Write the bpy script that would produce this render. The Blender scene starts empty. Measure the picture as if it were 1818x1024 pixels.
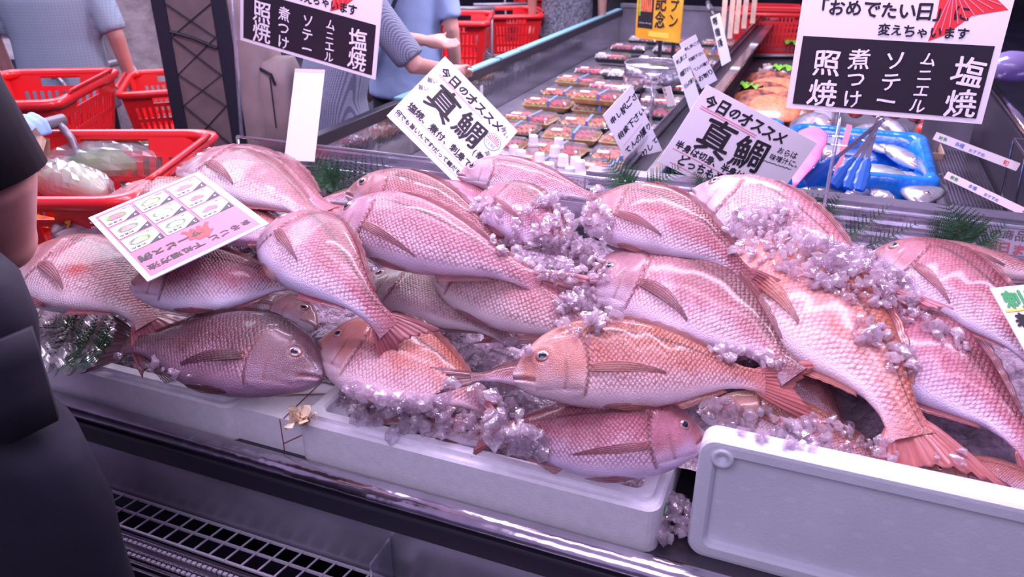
import bpy, math, random
import numpy as np
from mathutils import Vector, Matrix, Quaternion
from mathutils.bvhtree import BVHTree
from mathutils.geometry import intersect_line_plane
R = math.radians
random.seed(7); rng = np.random.default_rng(7)
scn = bpy.context.scene; col = scn.collection

# ------------------------------------------------------------------ camera
FPX, CH, PIT, YAW = 1399.0, 1.6, R(25.5), R(21.6)
CAM = Vector((0, 0, CH))
cd = bpy.data.cameras.new('camera'); cam = bpy.data.objects.new('camera', cd); col.objects.link(cam)
cam.location = CAM; cam.rotation_euler = (R(90) - PIT, 0, YAW)
cd.sensor_width = 36; cd.lens = 36 * FPX / 1818
cd.clip_start = .02
cd.dof.use_dof = True; cd.dof.focus_distance = 1.45; cd.dof.aperture_fstop = 6.5
scn.camera = cam
def ray(px, py):
    x = (px - 909) / FPX; y = -(py - 512) / FPX
    fy = math.cos(PIT) + y * math.sin(PIT); fz = -math.sin(PIT) + y * math.cos(PIT)
    c, s = math.cos(YAW), math.sin(YAW)
    return Vector((x * c - fy * s, x * s + fy * c, fz))
def PZ(px, py, z):
    d = ray(px, py); return CAM + d * ((z - CH) / d.z)
def PY(px, py, Y):
    d = ray(px, py); return CAM + d * (Y / d.y)
def proj(p):
    z = p.z - CH; c, s = math.cos(YAW), math.sin(YAW)
    r = p.x * c + p.y * s; fy = -p.x * s + p.y * c
    d = fy * math.cos(PIT) - z * math.sin(PIT); u = fy * math.sin(PIT) + z * math.cos(PIT)
    return (909 + FPX * r / d, 512 - FPX * u / d)

# ------------------------------------------------------------------ materials
def mat(name, colr, rough=.5, metal=0, noise=0, nscale=20, spec=.5, bump=0, coat=0, trans=0, emis=0, ior=1.45, alpha=1, bscale=None, col2=None):
    m = bpy.data.materials.new(name); m.use_nodes = True
    nt = m.node_tree; b = nt.nodes['Principled BSDF']
    b.inputs['Base Color'].default_value = (*colr, 1); b.inputs['Roughness'].default_value = rough
    b.inputs['Metallic'].default_value = metal; b.inputs['Specular IOR Level'].default_value = spec
    b.inputs['Coat Weight'].default_value = coat; b.inputs['Coat Roughness'].default_value = .1
    b.inputs['Transmission Weight'].default_value = trans; b.inputs['IOR'].default_value = ior
    b.inputs['Alpha'].default_value = alpha
    if emis: b.inputs['Emission Color'].default_value = (*colr, 1); b.inputs['Emission Strength'].default_value = emis
    tc = nt.nodes.new('ShaderNodeTexCoord')
    if noise or bump:
        n = nt.nodes.new('ShaderNodeTexNoise'); n.inputs['Scale'].default_value = nscale; n.inputs['Detail'].default_value = 3
        nt.links.new(tc.outputs['Object'], n.inputs['Vector'])
    if noise:
        mx = nt.nodes.new('ShaderNodeMix'); mx.data_type = 'RGBA'
        c2 = col2 or tuple(max(0, c * (1 - noise)) for c in colr)
        c1 = colr if col2 else tuple(min(1, c * (1 + noise * .5)) for c in colr)
        mx.inputs['A'].default_value = (*c1, 1); mx.inputs['B'].default_value = (*c2, 1)
        rp = nt.nodes.new('ShaderNodeMapRange'); rp.inputs['From Min'].default_value = .35; rp.inputs['From Max'].default_value = .65
        nt.links.new(n.outputs['Fac'], rp.inputs['Value']); nt.links.new(rp.outputs['Result'], mx.inputs['Factor'])
        nt.links.new(mx.outputs['Result'], b.inputs['Base Color'])
    if bump:
        n2 = n
        if bscale:
            n2 = nt.nodes.new('ShaderNodeTexNoise'); n2.inputs['Scale'].default_value = bscale
            nt.links.new(tc.outputs['Object'], n2.inputs['Vector'])
        bp = nt.nodes.new('ShaderNodeBump'); bp.inputs['Strength'].default_value = 1; bp.inputs['Distance'].default_value = bump
        nt.links.new(n2.outputs['Fac'], bp.inputs['Height']); nt.links.new(bp.outputs['Normal'], b.inputs['Normal'])
    return m
def clear(name, tint=(1, 1, 1), refl=.12, rough=.05, film=0.0, filmcol=(1, 1, 1)):
    m = bpy.data.materials.new(name); m.use_nodes = True; nt = m.node_tree; nt.nodes.clear()
    o = nt.nodes.new('ShaderNodeOutputMaterial'); t = nt.nodes.new('ShaderNodeBsdfTransparent'); t.inputs[0].default_value = (*tint, 1)
    g = nt.nodes.new('ShaderNodeBsdfGlossy'); g.inputs['Roughness'].default_value = rough
    lw = nt.nodes.new('ShaderNodeLayerWeight'); lw.inputs[0].default_value = .35
    mr = nt.nodes.new('ShaderNodeMapRange'); mr.inputs['To Min'].default_value = refl * .6; mr.inputs['To Max'].default_value = min(1, refl * 4 + .25)
    mx = nt.nodes.new('ShaderNodeMixShader')
    tc = nt.nodes.new('ShaderNodeTexCoord'); n = nt.nodes.new('ShaderNodeTexNoise'); n.inputs['Scale'].default_value = 40
    bp = nt.nodes.new('ShaderNodeBump'); bp.inputs['Distance'].default_value = .002; bp.inputs['Strength'].default_value = .5
    nt.links.new(tc.outputs['Object'], n.inputs['Vector']); nt.links.new(n.outputs['Fac'], bp.inputs['Height']); nt.links.new(bp.outputs['Normal'], g.inputs['Normal'])
    nt.links.new(lw.outputs['Facing'], mr.inputs['Value']); nt.links.new(mr.outputs['Result'], mx.inputs[0])
    nt.links.new(t.outputs[0], mx.inputs[1]); nt.links.new(g.outputs[0], mx.inputs[2])
    out = mx.outputs[0]
    if film:
        d = nt.nodes.new('ShaderNodeBsdfDiffuse'); d.inputs[0].default_value = (*filmcol, 1)
        m2 = nt.nodes.new('ShaderNodeMixShader'); m2.inputs[0].default_value = film
        nt.links.new(out, m2.inputs[1]); nt.links.new(d.outputs[0], m2.inputs[2]); out = m2.outputs[0]
    nt.links.new(out, o.inputs[0]); return m
def plaid(name, base, line, scale=60, w=.72, base2=None):
    m = mat(name, base, .85); nt = m.node_tree; b = nt.nodes['Principled BSDF']
    tc = nt.nodes.new('ShaderNodeTexCoord'); prev = None
    for ax in ('X', 'Z'):
        wv = nt.nodes.new('ShaderNodeTexWave'); wv.bands_direction = ax; wv.inputs['Scale'].default_value = scale * (.5 if ax == 'X' else .5); wv.inputs['Distortion'].default_value = 0
        nt.links.new(tc.outputs['Object'], wv.inputs['Vector'])
        gt = nt.nodes.new('ShaderNodeMath'); gt.operation = 'GREATER_THAN'; gt.inputs[1].default_value = w
        nt.links.new(wv.outputs['Fac'], gt.inputs[0])
        if prev is None: prev = gt.outputs[0]
        else:
            a = nt.nodes.new('ShaderNodeMath'); a.operation = 'ADD'; nt.links.new(prev, a.inputs[0]); nt.links.new(gt.outputs[0], a.inputs[1]); prev = a.outputs[0]
    h = nt.nodes.new('ShaderNodeMath'); h.operation = 'MULTIPLY'; h.inputs[1].default_value = .5; nt.links.new(prev, h.inputs[0])
    mx = nt.nodes.new('ShaderNodeMix'); mx.data_type = 'RGBA'; mx.inputs['A'].default_value = (*base, 1); mx.inputs['B'].default_value = (*line, 1)
    nt.links.new(h.outputs[0], mx.inputs['Factor']); nt.links.new(mx.outputs['Result'], b.inputs['Base Color'])
    return m

M = dict(
    foam=mat('white_foam', (.80, .78, .86), .55, noise=.05, nscale=60, bump=.0006, bscale=400),
    foam_board=mat('foam_board', (.66, .68, .76), .5, noise=.06, nscale=8, bump=.0005, bscale=300),
    steel=mat('steel', (.62, .58, .66), .22, 1, noise=.25, nscale=6, bump=.0008),
    steel_rail=mat('steel_rail', (.75, .68, .78), .16, 1, noise=.25, nscale=9, bump=.0025, bscale=22),
    steel_dull=mat('steel_dull', (.30, .28, .36), .38, .7, noise=.3, nscale=4),
    panel=mat('panel_steel', (.36, .35, .43), .33, .6, noise=.3, nscale=5, bump=.001),
    black=mat('black_plastic', (.02, .017, .03), .35),
    deck=mat('deck', (.06, .05, .07), .4, .3),
    white=mat('white_paint', (.62, .6, .68), .4),
    grille=mat('grille_white', (.50, .47, .56), .45),
    paper=mat('paper_white', (.83, .80, .90), .55),
    paper_cream=mat('paper_cream', (.84, .74, .78), .55),
    paper_pink=mat('paper_pink', (.62, .15, .25), .45),
    ink=mat('ink_black', (.02, .016, .025), .5),
    ink_white=mat('ink_white', (.86, .84, .92), .5),
    ink_red=mat('ink_red', (.75, .04, .05), .5),
    ink_pink=mat('ink_pink', (.85, .25, .38), .5),
    ink_green=mat('ink_green', (.05, .35, .12), .5), ink_blue=mat('ink_blue', (.12, .22, .55), .5),
    ink_yellow=mat('ink_yellow', (.85, .65, .1), .5),
    board_black=mat('sign_black', (.022, .016, .03), .42),
    yellow=mat('yellow_card', (.78, .33, .02), .45, noise=.2, nscale=8, col2=(.85, .5, .05)),
    red=mat('red_plastic', (.72, .02, .025), .3, coat=.3),
    red2=mat('red_plastic_dark', (.50, .014, .02), .35),
    tube=mat('grey_tube', (.28, .26, .31), .35, .5),
    teal=mat('teal_rail', (.25, .52, .62), .3),
    blue=mat('blue_film', (.01, .19, .74), .2, coat=.5, noise=.35, nscale=14, bump=.006, bscale=25),
    blue_handle=mat('blue_handle', (.02, .10, .42), .35),
    glove=mat('blue_glove', (.22, .38, .68), .5, bump=.003, nscale=15),
    pinkcloth=mat('pink_film', (.72, .16, .36), .5, bump=.006, nscale=14, noise=.15),
    skin=mat('skin', (.58, .30, .27), .5, noise=.08, nscale=12),
    cloth_black=mat('black_cloth', (.007, .006, .014), .8, bump=.006, nscale=7, noise=.3),
    apron=mat('apron_cloth', (.008, .007, .020), .75, bump=.012, nscale=5, noise=.3),
    trousers=mat('dark_trousers', (.018, .018, .035), .85, bump=.01, nscale=8),
    shirt_grey=plaid('grey_check_shirt', (.30, .37, .47), (.22, .29, .40), 50, .8),
    shirt_plaid=plaid('plaid_shirt', (.30, .31, .42), (.05, .07, .14), 110, .55),
    shirt_blue=mat('blue_shirt', (.27, .36, .62), .8, bump=.01, nscale=6),
    beige=mat('beige_coat', (.30, .24, .27), .85, noise=.2, nscale=14, bump=.01),
    lace=mat('grey_lace', (.16, .16, .22), .8, noise=.6, nscale=60),
    taupe=mat('taupe_canvas', (.36, .27, .28), .8, noise=.15, nscale=8, bump=.006),
    taupe_dark=mat('taupe_mesh', (.20, .15, .16), .8, noise=.2, nscale=9, bump=.006),
    navy=mat('navy_web', (.016, .016, .035), .7),
    hair=mat('hair', (.012, .01, .012), .6),
    fern=mat('fern_green', (.025, .10, .04), .45, noise=.4, nscale=60),
    lettuce=mat('lettuce', (.22, .62, .06), .4, noise=.4, nscale=60, bump=.004),
    veg=mat('vegetable', (.12, .26, .08), .5, noise=.6, nscale=9, col2=(.36, .46, .22)),
    veg_white=mat('vegetable_white', (.62, .66, .36), .45, noise=.4, nscale=7, col2=(.7, .72, .6)),
    salmon=mat('salmon', (.85, .20, .10), .3, coat=.5, noise=.3, nscale=60),
    tuna=mat('tuna', (.65, .07, .13), .3, coat=.5, noise=.3, nscale=60),
    whitefish=mat('white_sashimi', (.80, .66, .68), .3, coat=.5, noise=.2, nscale=60),
    roast=mat('brown_fillet', (.42, .12, .07), .35, coat=.4, noise=.7, nscale=35, col2=(.08, .03, .03)),
    gold=mat('gold_tray', (.60, .36, .16), .35, .3, noise=.3, nscale=30),
    tomato=mat('tomato', (.55, .05, .04), .25, coat=.5),
    wood=mat('wood', (.62, .42, .36), .6, noise=.2, nscale=20),
    cardboard=mat('cardboard', (.40, .26, .22), .8, noise=.1),
    cap=mat('white_cap', (.84, .80, .90), .35),
    bottle=mat('sauce_bottle', (.60, .52, .62), .3, coat=.5),
    floor=mat('floor_tile', (.05, .05, .075), .35, noise=.3, nscale=2),
    wall=mat('back_wall', (.035, .025, .05), .8, noise=.4, nscale=2),
    wax=mat('dry_bonito', (.70, .50, .33), .6, noise=.3, nscale=50, col2=(.82, .68, .52)),
    label_white=mat('label_white', (.85, .83, .92), .4),
    gillred=mat('gill_red', (.40, .05, .06), .3, coat=.5),
    acrylic=clear('acrylic', (.93, .93, .98), .22, .04, film=.035, filmcol=(.8, .75, .95)),
    acrylic_thick=clear('acrylic_edge', (.80, .80, .92), .45, .08, film=.16, filmcol=(.7, .68, .85)),
    lid=clear('pack_lid', (.98, .96, 1), .12, .12, film=.05, filmcol=(.9, .8, .9)),
    bag=clear('plastic_bag', (.93, .95, .93), .12, .22, film=.16, filmcol=(.62, .62, .66)),
)
def ice_mat(name, tr, c, rim=.5):
    m = bpy.data.materials.new(name); m.use_nodes = True; nt = m.node_tree; nt.nodes.clear(); N = nt.nodes.new; L = nt.links.new
    o = N('ShaderNodeOutputMaterial'); t = N('ShaderNodeBsdfTransparent'); t.inputs[0].default_value = (.98, .93, .98, 1)
    g = N('ShaderNodeBsdfGlossy'); g.inputs['Roughness'].default_value = .07
    d = N('ShaderNodeBsdfDiffuse'); d.inputs[0].default_value = (*c, 1); tl = N('ShaderNodeBsdfTranslucent'); tl.inputs[0].default_value = (*c, 1)
    tc = N('ShaderNodeTexCoord'); n = N('ShaderNodeTexNoise'); n.inputs['Scale'].default_value = 70; L(tc.outputs['Object'], n.inputs['Vector'])
    bp = N('ShaderNodeBump'); bp.inputs['Distance'].default_value = .004; L(n.outputs['Fac'], bp.inputs['Height'])
    for q in (g, d): L(bp.outputs['Normal'], q.inputs['Normal'])
    dt = N('ShaderNodeMixShader'); dt.inputs[0].default_value = .6; L(d.outputs[0], dt.inputs[1]); L(tl.outputs[0], dt.inputs[2])
    n2 = N('ShaderNodeTexNoise'); n2.inputs['Scale'].default_value = 35; L(tc.outputs['Object'], n2.inputs['Vector'])
    mr = N('ShaderNodeMapRange'); mr.inputs['From Min'].default_value = .35; mr.inputs['From Max'].default_value = .65; mr.inputs['To Min'].default_value = max(0, tr - .25); mr.inputs['To Max'].default_value = min(1, tr + .2); L(n2.outputs['Fac'], mr.inputs['Value'])
    m1 = N('ShaderNodeMixShader'); L(mr.outputs['Result'], m1.inputs[0]); L(dt.outputs[0], m1.inputs[1]); L(t.outputs[0], m1.inputs[2])
    fr = N('ShaderNodeLayerWeight'); fr.inputs[0].default_value = .3; L(bp.outputs['Normal'], fr.inputs['Normal'])
    mf = N('ShaderNodeMapRange'); mf.inputs['To Min'].default_value = .07; mf.inputs['To Max'].default_value = rim; L(fr.outputs['Facing'], mf.inputs['Value'])
    m2 = N('ShaderNodeMixShader'); L(mf.outputs['Result'], m2.inputs[0]); L(m1.outputs[0], m2.inputs[1]); L(g.outputs[0], m2.inputs[2])
    L(m2.outputs[0], o.inputs[0]); return m
M['ice'] = ice_mat('crushed_ice', .68, (.95, .84, .93))
M['ice_clear'] = ice_mat('clear_ice', .72, (.9, .84, .97), .7)
M['icebed'] = mat('ice_bed', (.34, .25, .33), .25, bump=.01, nscale=60, noise=.4)

# ------------------------------------------------------------------ mesh builder
class MB:
    def __init__(s): s.v = []; s.f = []; s.m = []
    def add(s, vs, fs, mi=0):
        o = len(s.v); s.v += [tuple(v) for v in vs]; s.f += [tuple(i + o for i in f) for f in fs]; s.m += [mi] * len(fs); return s
    def box(s, c, h, rot=None, mi=0):
        c = Vector(c); vs = []
        for x in (-1, 1):
            for y in (-1, 1):
                for z in (-1, 1):
                    p = Vector((x * h[0], y * h[1], z * h[2]))
                    if rot is not None: p = rot @ p
                    vs.append(c + p)
        return s.add(vs, [(0, 1, 3, 2), (4, 6, 7, 5), (0, 4, 5, 1), (2, 3, 7, 6), (0, 2, 6, 4), (1, 5, 7, 3)], mi)
    def bar(s, a, b, w, h, up=(0, 0, 1), mi=0):
        a = Vector(a); b = Vector(b); d = (b - a); L = d.length; d.normalize()
        x = d.cross(Vector(up)).normalized(); z = x.cross(d)
        rot = Matrix((x, d, z)).transposed()
        return s.box((a + b) / 2, (w / 2, L / 2, h / 2), rot, mi)
    def tube(s, pts, r, n=8, mi=0, cap=True, closed=False, flat=1.0):
        pts = [Vector(p) for p in pts]; N = len(pts); rs = r if isinstance(r, (list, tuple)) else [r] * N
        t0 = (pts[1] - pts[0]).normalized(); up = Vector((0, 0, 1)) if abs(t0.z) < .9 else Vector((0, 1, 0))
        nx = t0.cross(up).normalized(); rings = []
        for i in range(N):
            t = ((pts[(i + 1) % N] if (closed or i < N - 1) else pts[i]) - (pts[i - 1] if (closed or i > 0) else pts[i]))
            if t.length < 1e-9: t = t0
            t.normalize(); nx = (nx - t * nx.dot(t)); nx = nx.normalized() if nx.length > 1e-6 else t.orthogonal().normalized()
            ny = t.cross(nx)
            rings.append([pts[i] + nx * rs[i] * math.cos(2 * math.pi * k / n) + ny * rs[i] * flat * math.sin(2 * math.pi * k / n) for k in range(n)])
        return s.rings(rings, mi, cap, cap, closed)
    def rings(s, rings, mi=0, cap0=True, cap1=True, closed=False):
        n = len(rings[0]); o = len(s.v); fs = []
        for rg in rings: s.v += [tuple(p) for p in rg]
        K = len(rings)
        for i in range(K if closed else K - 1):
            a = o + i * n; b = o + ((i + 1) % K) * n
            for k in range(n): fs.append((a + k, a + (k + 1) % n, b + (k + 1) % n, b + k))
        if not closed:
            if cap0: fs.append(tuple(o + k for k in reversed(range(n))))
            if cap1: fs.append(tuple(o + (K - 1) * n + k for k in range(n)))
        s.f += fs; s.m += [mi] * len(fs); return s
    def ell(s, c, r, n=12, mi=0, rot=None):
        rg = []
        for i in range(1, n):
            a = math.pi * i / n
            ring = []
            for k in range(n * 2):
                b = math.pi * k / n
                p = Vector((r[0] * math.sin(a) * math.cos(b), r[1] * math.sin(a) * math.sin(b), -r[2] * math.cos(a)))
                if rot is not None: p = rot @ p
                ring.append(Vector(c) + p)
            rg.append(ring)
        return s.rings(rg, mi)
    def build(s, name, m, parent=None, smooth=False, bevel=0, sub=0, origin=None):
        me = bpy.data.meshes.new(name)
        v = s.v
        if origin is not None: v = [(a - origin[0], b - origin[1], c - origin[2]) for a, b, c in v]
        me.from_pydata(v, [], s.f); me.update()
        ms = m if isinstance(m, (list, tuple)) else [m]
        for x in ms: me.materials.append(x)
        if len(ms) > 1: me.polygons.foreach_set('material_index', s.m)
        if smooth: me.polygons.foreach_set('use_smooth', [True] * len(me.polygons))
        o = bpy.data.objects.new(name, me); col.objects.link(o)
        if parent is not None: o.parent = parent
        elif origin is not None: o.location = origin
        if bevel:
            b = o.modifiers.new('b', 'BEVEL'); b.width = bevel; b.segments = 2; b.limit_method = 'ANGLE'; b.angle_limit = R(40)
        if sub:
            b = o.modifiers.new('s', 'SUBSURF'); b.levels = b.render_levels = sub
        return o
def tag(o, label=None, cat=None, group=None, kind=None):
    if label: o['label'] = label
    if cat: o['category'] = cat
    if group: o['group'] = group
    if kind: o['kind'] = kind
    return o
def empty(name, loc, label=None, cat=None, group=None, rz=0):
    o = bpy.data.objects.new(name, None); col.objects.link(o); o.location = loc; o.rotation_euler = (0, 0, rz); o.empty_display_size = .05
    return tag(o, label, cat, group)
def copy_tree(o, loc, rz=None, label=None):
    r = o.copy(); col.objects.link(r); r.location = loc
    if rz is not None: r.rotation_euler = (0, 0, rz)
    if label: r['label'] = label
    for ch in [c for c in o.children]:
        c = ch.copy(); col.objects.link(c); c.parent = r
        for g in ch.children:
            d = g.copy(); col.objects.link(d); d.parent = c
    return r
def struct(name, mb, m, **k): return tag(mb.build(name, m, **k), kind='structure')
def rr(cx, cy, hx, hy, r, z, n=4, f=None):
    """rounded rectangle ring"""
    pts = []
    for (sx, sy, a0) in ((1, 1, 0), (-1, 1, 90), (-1, -1, 180), (1, -1, 270)):
        for k in range(n + 1):
            a = R(a0 + 90 * k / n)
            pts.append(Vector((cx + sx * (hx - r) + r * math.cos(a), cy + sy * (hy - r) + r * math.sin(a), z)))
    return [f(p) for p in pts] if f else pts
# ------------------------------------------------------------------ text and signs
_gl = {}
def glyph(ch, off):
    k = (ch, off)
    if k not in _gl:
        cu = bpy.data.curves.new('t', 'FONT'); cu.body = ch; cu.size = 1; cu.offset = off; cu.resolution_u = 2
        ob = bpy.data.objects.new('t', cu); col.objects.link(ob); bpy.context.view_layer.update()
        me = bpy.data.meshes.new_from_object(ob.evaluated_get(bpy.context.evaluated_depsgraph_get()))
        v = [tuple(p.co) for p in me.vertices]; f = [tuple(p.vertices) for p in me.polygons]
        bpy.data.objects.remove(ob); bpy.data.curves.remove(cu); bpy.data.meshes.remove(me)
        _gl[k] = (v, f)
    return _gl[k]
def text(parent, s, x, y, size, m, vertical=False, rot=0, off=.02, jit=.06, z=.0016, adv=None, sx=1.0, name='lettering', shear=0.0):
    mb = MB(); px = py = 0.0; r0 = random.Random(hash(len(s)) + int(x * 1e4))
    for ch in s:
        v, f = glyph(ch, 0.0)
        wide = ord(ch) > 0x2000
        if v:
            xs = [p[0] for p in v]; w = max(xs)
        else: w = .4
        a = (adv or (.98 if wide else 0)) or w + .06
        js = 1 + r0.uniform(-jit, jit) * 1.5; jr = r0.uniform(-jit, jit) * 1.2; jx = r0.uniform(-jit, jit) * .4; jy = r0.uniform(-jit, jit) * .6
        c, sn = math.cos(jr), math.sin(jr); vs = []
        k1 = r0.uniform(0, 6)
        for (u, w_, _) in v:
            u0 = u - .45; w0 = w_ - .38
            u1 = u0 + jit * .35 * math.sin(w0 * 7 + k1); w1 = w0 + jit * .35 * math.sin(u0 * 6 + k1 * 2)
            X = (u1 * c - w1 * sn) * js + .45 + jx; Y = (u1 * sn + w1 * c) * js + .38 + jy
            X += shear * Y
            X = (X + px) * size * sx; Y = (Y + py) * size
            cr, sr = math.cos(rot), math.sin(rot)
            vs.append((x + X * cr - Y * sr, y + X * sr + Y * cr, z))
        ob_ = off * size * .8
        for q_, (ax, ay) in enumerate(((0, 0), (ob_, 0), (-ob_, 0), (0, ob_), (0, -ob_)) if off > .012 else ((0, 0),)):
            mb.add([(p_[0] + ax, p_[1] + ay, p_[2] + q_ * 1e-5) for p_ in vs], f)
        if vertical: py -= 1.0 if ch != 'ー' else .95
        else: px += a
    o = mb.build(name, m, parent); return o
def sign(name, TL, TR, BL, label, cat, group=None, m=None, th=.0015, h=None, w=None):
    TL, TR, BL = Vector(TL), Vector(TR), Vector(BL)
    X = TR - TL; W = w or X.length; X.normalize(); Yv = TL - BL; Yv -= X * Yv.dot(X); Hh = h or Yv.length; Yv.normalize(); N = X.cross(Yv)
    o = TL - Yv * Hh
    root = empty(name, o, label, cat, group)
    root.matrix_world = Matrix.Translation(o) @ Matrix((X, Yv, N)).transposed().to_4x4()
    mb = MB(); mb.box((W / 2, Hh / 2, 0), (W / 2, Hh / 2, th / 2)); mb.build('card', m or M['paper'], root)
    return root, W, Hh
def quad(c4, P1, reg=.45):
    """world TL, TR, BL of the rectangle whose four corners were measured, TL at P1"""
    best = None; r4 = [ray(*c) for c in c4]; v0 = (CAM - P1).normalized(); up = Vector((0, 0, 1)); sx_ = v0.cross(up).normalized(); uy = sx_.cross(v0)
    for i in range(-36, 37):
        for j in range(-36, 37):
            a_, b_ = R(i * 2), R(j * 2); n = (v0 * math.cos(a_) * math.cos(b_) + sx_ * math.sin(a_) * math.cos(b_) + uy * math.sin(b_))
            k = (P1 - CAM).dot(n)
            if n.dot(v0) < .25: continue
            ps = []
            for r_ in r4:
                dn_ = r_.dot(n)
                if abs(dn_) < 1e-6: break
                t = k / dn_
                if t <= 0: break
                ps.append(CAM + r_ * t)
            if len(ps) < 4: continue
            A, B_, C_, D_ = ps; e1 = B_ - A; e2 = D_ - A; e3 = C_ - D_; e4 = C_ - B_
            err = abs(e1.normalized().dot(e2.normalized())) + abs(e3.normalized().dot(e4.normalized())) + abs(e1.length / e3.length - 1) + abs(e2.length / e4.length - 1) + reg * (1 - n.dot(v0))
            if best is None or err < best[0]: best = (err, A, B_, D_)
    return best[1], best[2], best[3]
def rect(parent, x0, y0, x1, y1, m, name='panel', z=.0011, t=.0003):
    return MB().box(((x0 + x1) / 2, (y0 + y1) / 2, z), (abs(x1 - x0) / 2, abs(y1 - y0) / 2, t)).build(name, m, parent)
def line(parent, pts, w, m, name='underline', z=.0014):
    mb = MB()
    for a, b in zip(pts[:-1], pts[1:]):
        mb.bar((a[0], a[1], z), (b[0], b[1], z), w, .0003)
    return mb.build(name, m, parent)
def poly(parent, pts, m, name='picture', z=.0013):
    return MB().add([(x, y, z) for x, y in pts], [tuple(range(len(pts)))]).build(name, m, parent)

# ------------------------------------------------------------------ fish
XS = np.array([0, .015, .04, .08, .13, .19, .26, .35, .46, .57, .68, .78, .87, .94, 1.0, 1.04])
TOPS = np.array([.022, .044, .076, .120, .158, .186, .208, .217, .208, .184, .147, .105, .068, .050, .052, .062])
BOTS = np.array([-.024, -.048, -.070, -.094, -.115, -.140, -.160, -.174, -.177, -.166, -.135, -.092, -.056, -.045, -.048, -.058])
WS = np.array([.016, .028, .038, .050, .062, .074, .084, .090, .087, .077, .060, .042, .027, .018, .012, .008])
def sm(x, a, b):
    t = np.clip((x - a) / (b - a), 0, 1); return t * t * (3 - 2 * t)
def cinterp(x, ys):
    # smooth: interpolate then soften
    d = .012
    return (np.interp(x - d, XS, ys) + 2 * np.interp(x, XS, ys) + np.interp(x + d, XS, ys)) / 4
PAL = {
    # back, flank, belly, head, tail
    'pink':  ((.25, .055, .08), (.53, .185, .265), (.75, .60, .80), (.40, .13, .15), (.38, .10, .125)),
    'gold':  ((.38, .115, .06), (.57, .235, .22), (.72, .54, .66), (.48, .18, .15), (.46, .13, .13)),
    'pale':  ((.44, .16, .22), (.64, .35, .44), (.80, .67, .82), (.56, .29, .37), (.44, .14, .18)),
    'dark':  ((.075, .034, .045), (.15, .064, .080), (.32, .20, .27), (.14, .05, .07), (.10, .036, .045)),
    'brown': ((.15, .045, .055), (.44, .17, .21), (.72, .53, .65), (.24, .075, .10), (.18, .05, .07)),
    'olive': ((.08, .055, .045), (.30, .19, .19), (.66, .49, .58), (.32, .14, .16), (.24, .08, .10)),
}
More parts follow.
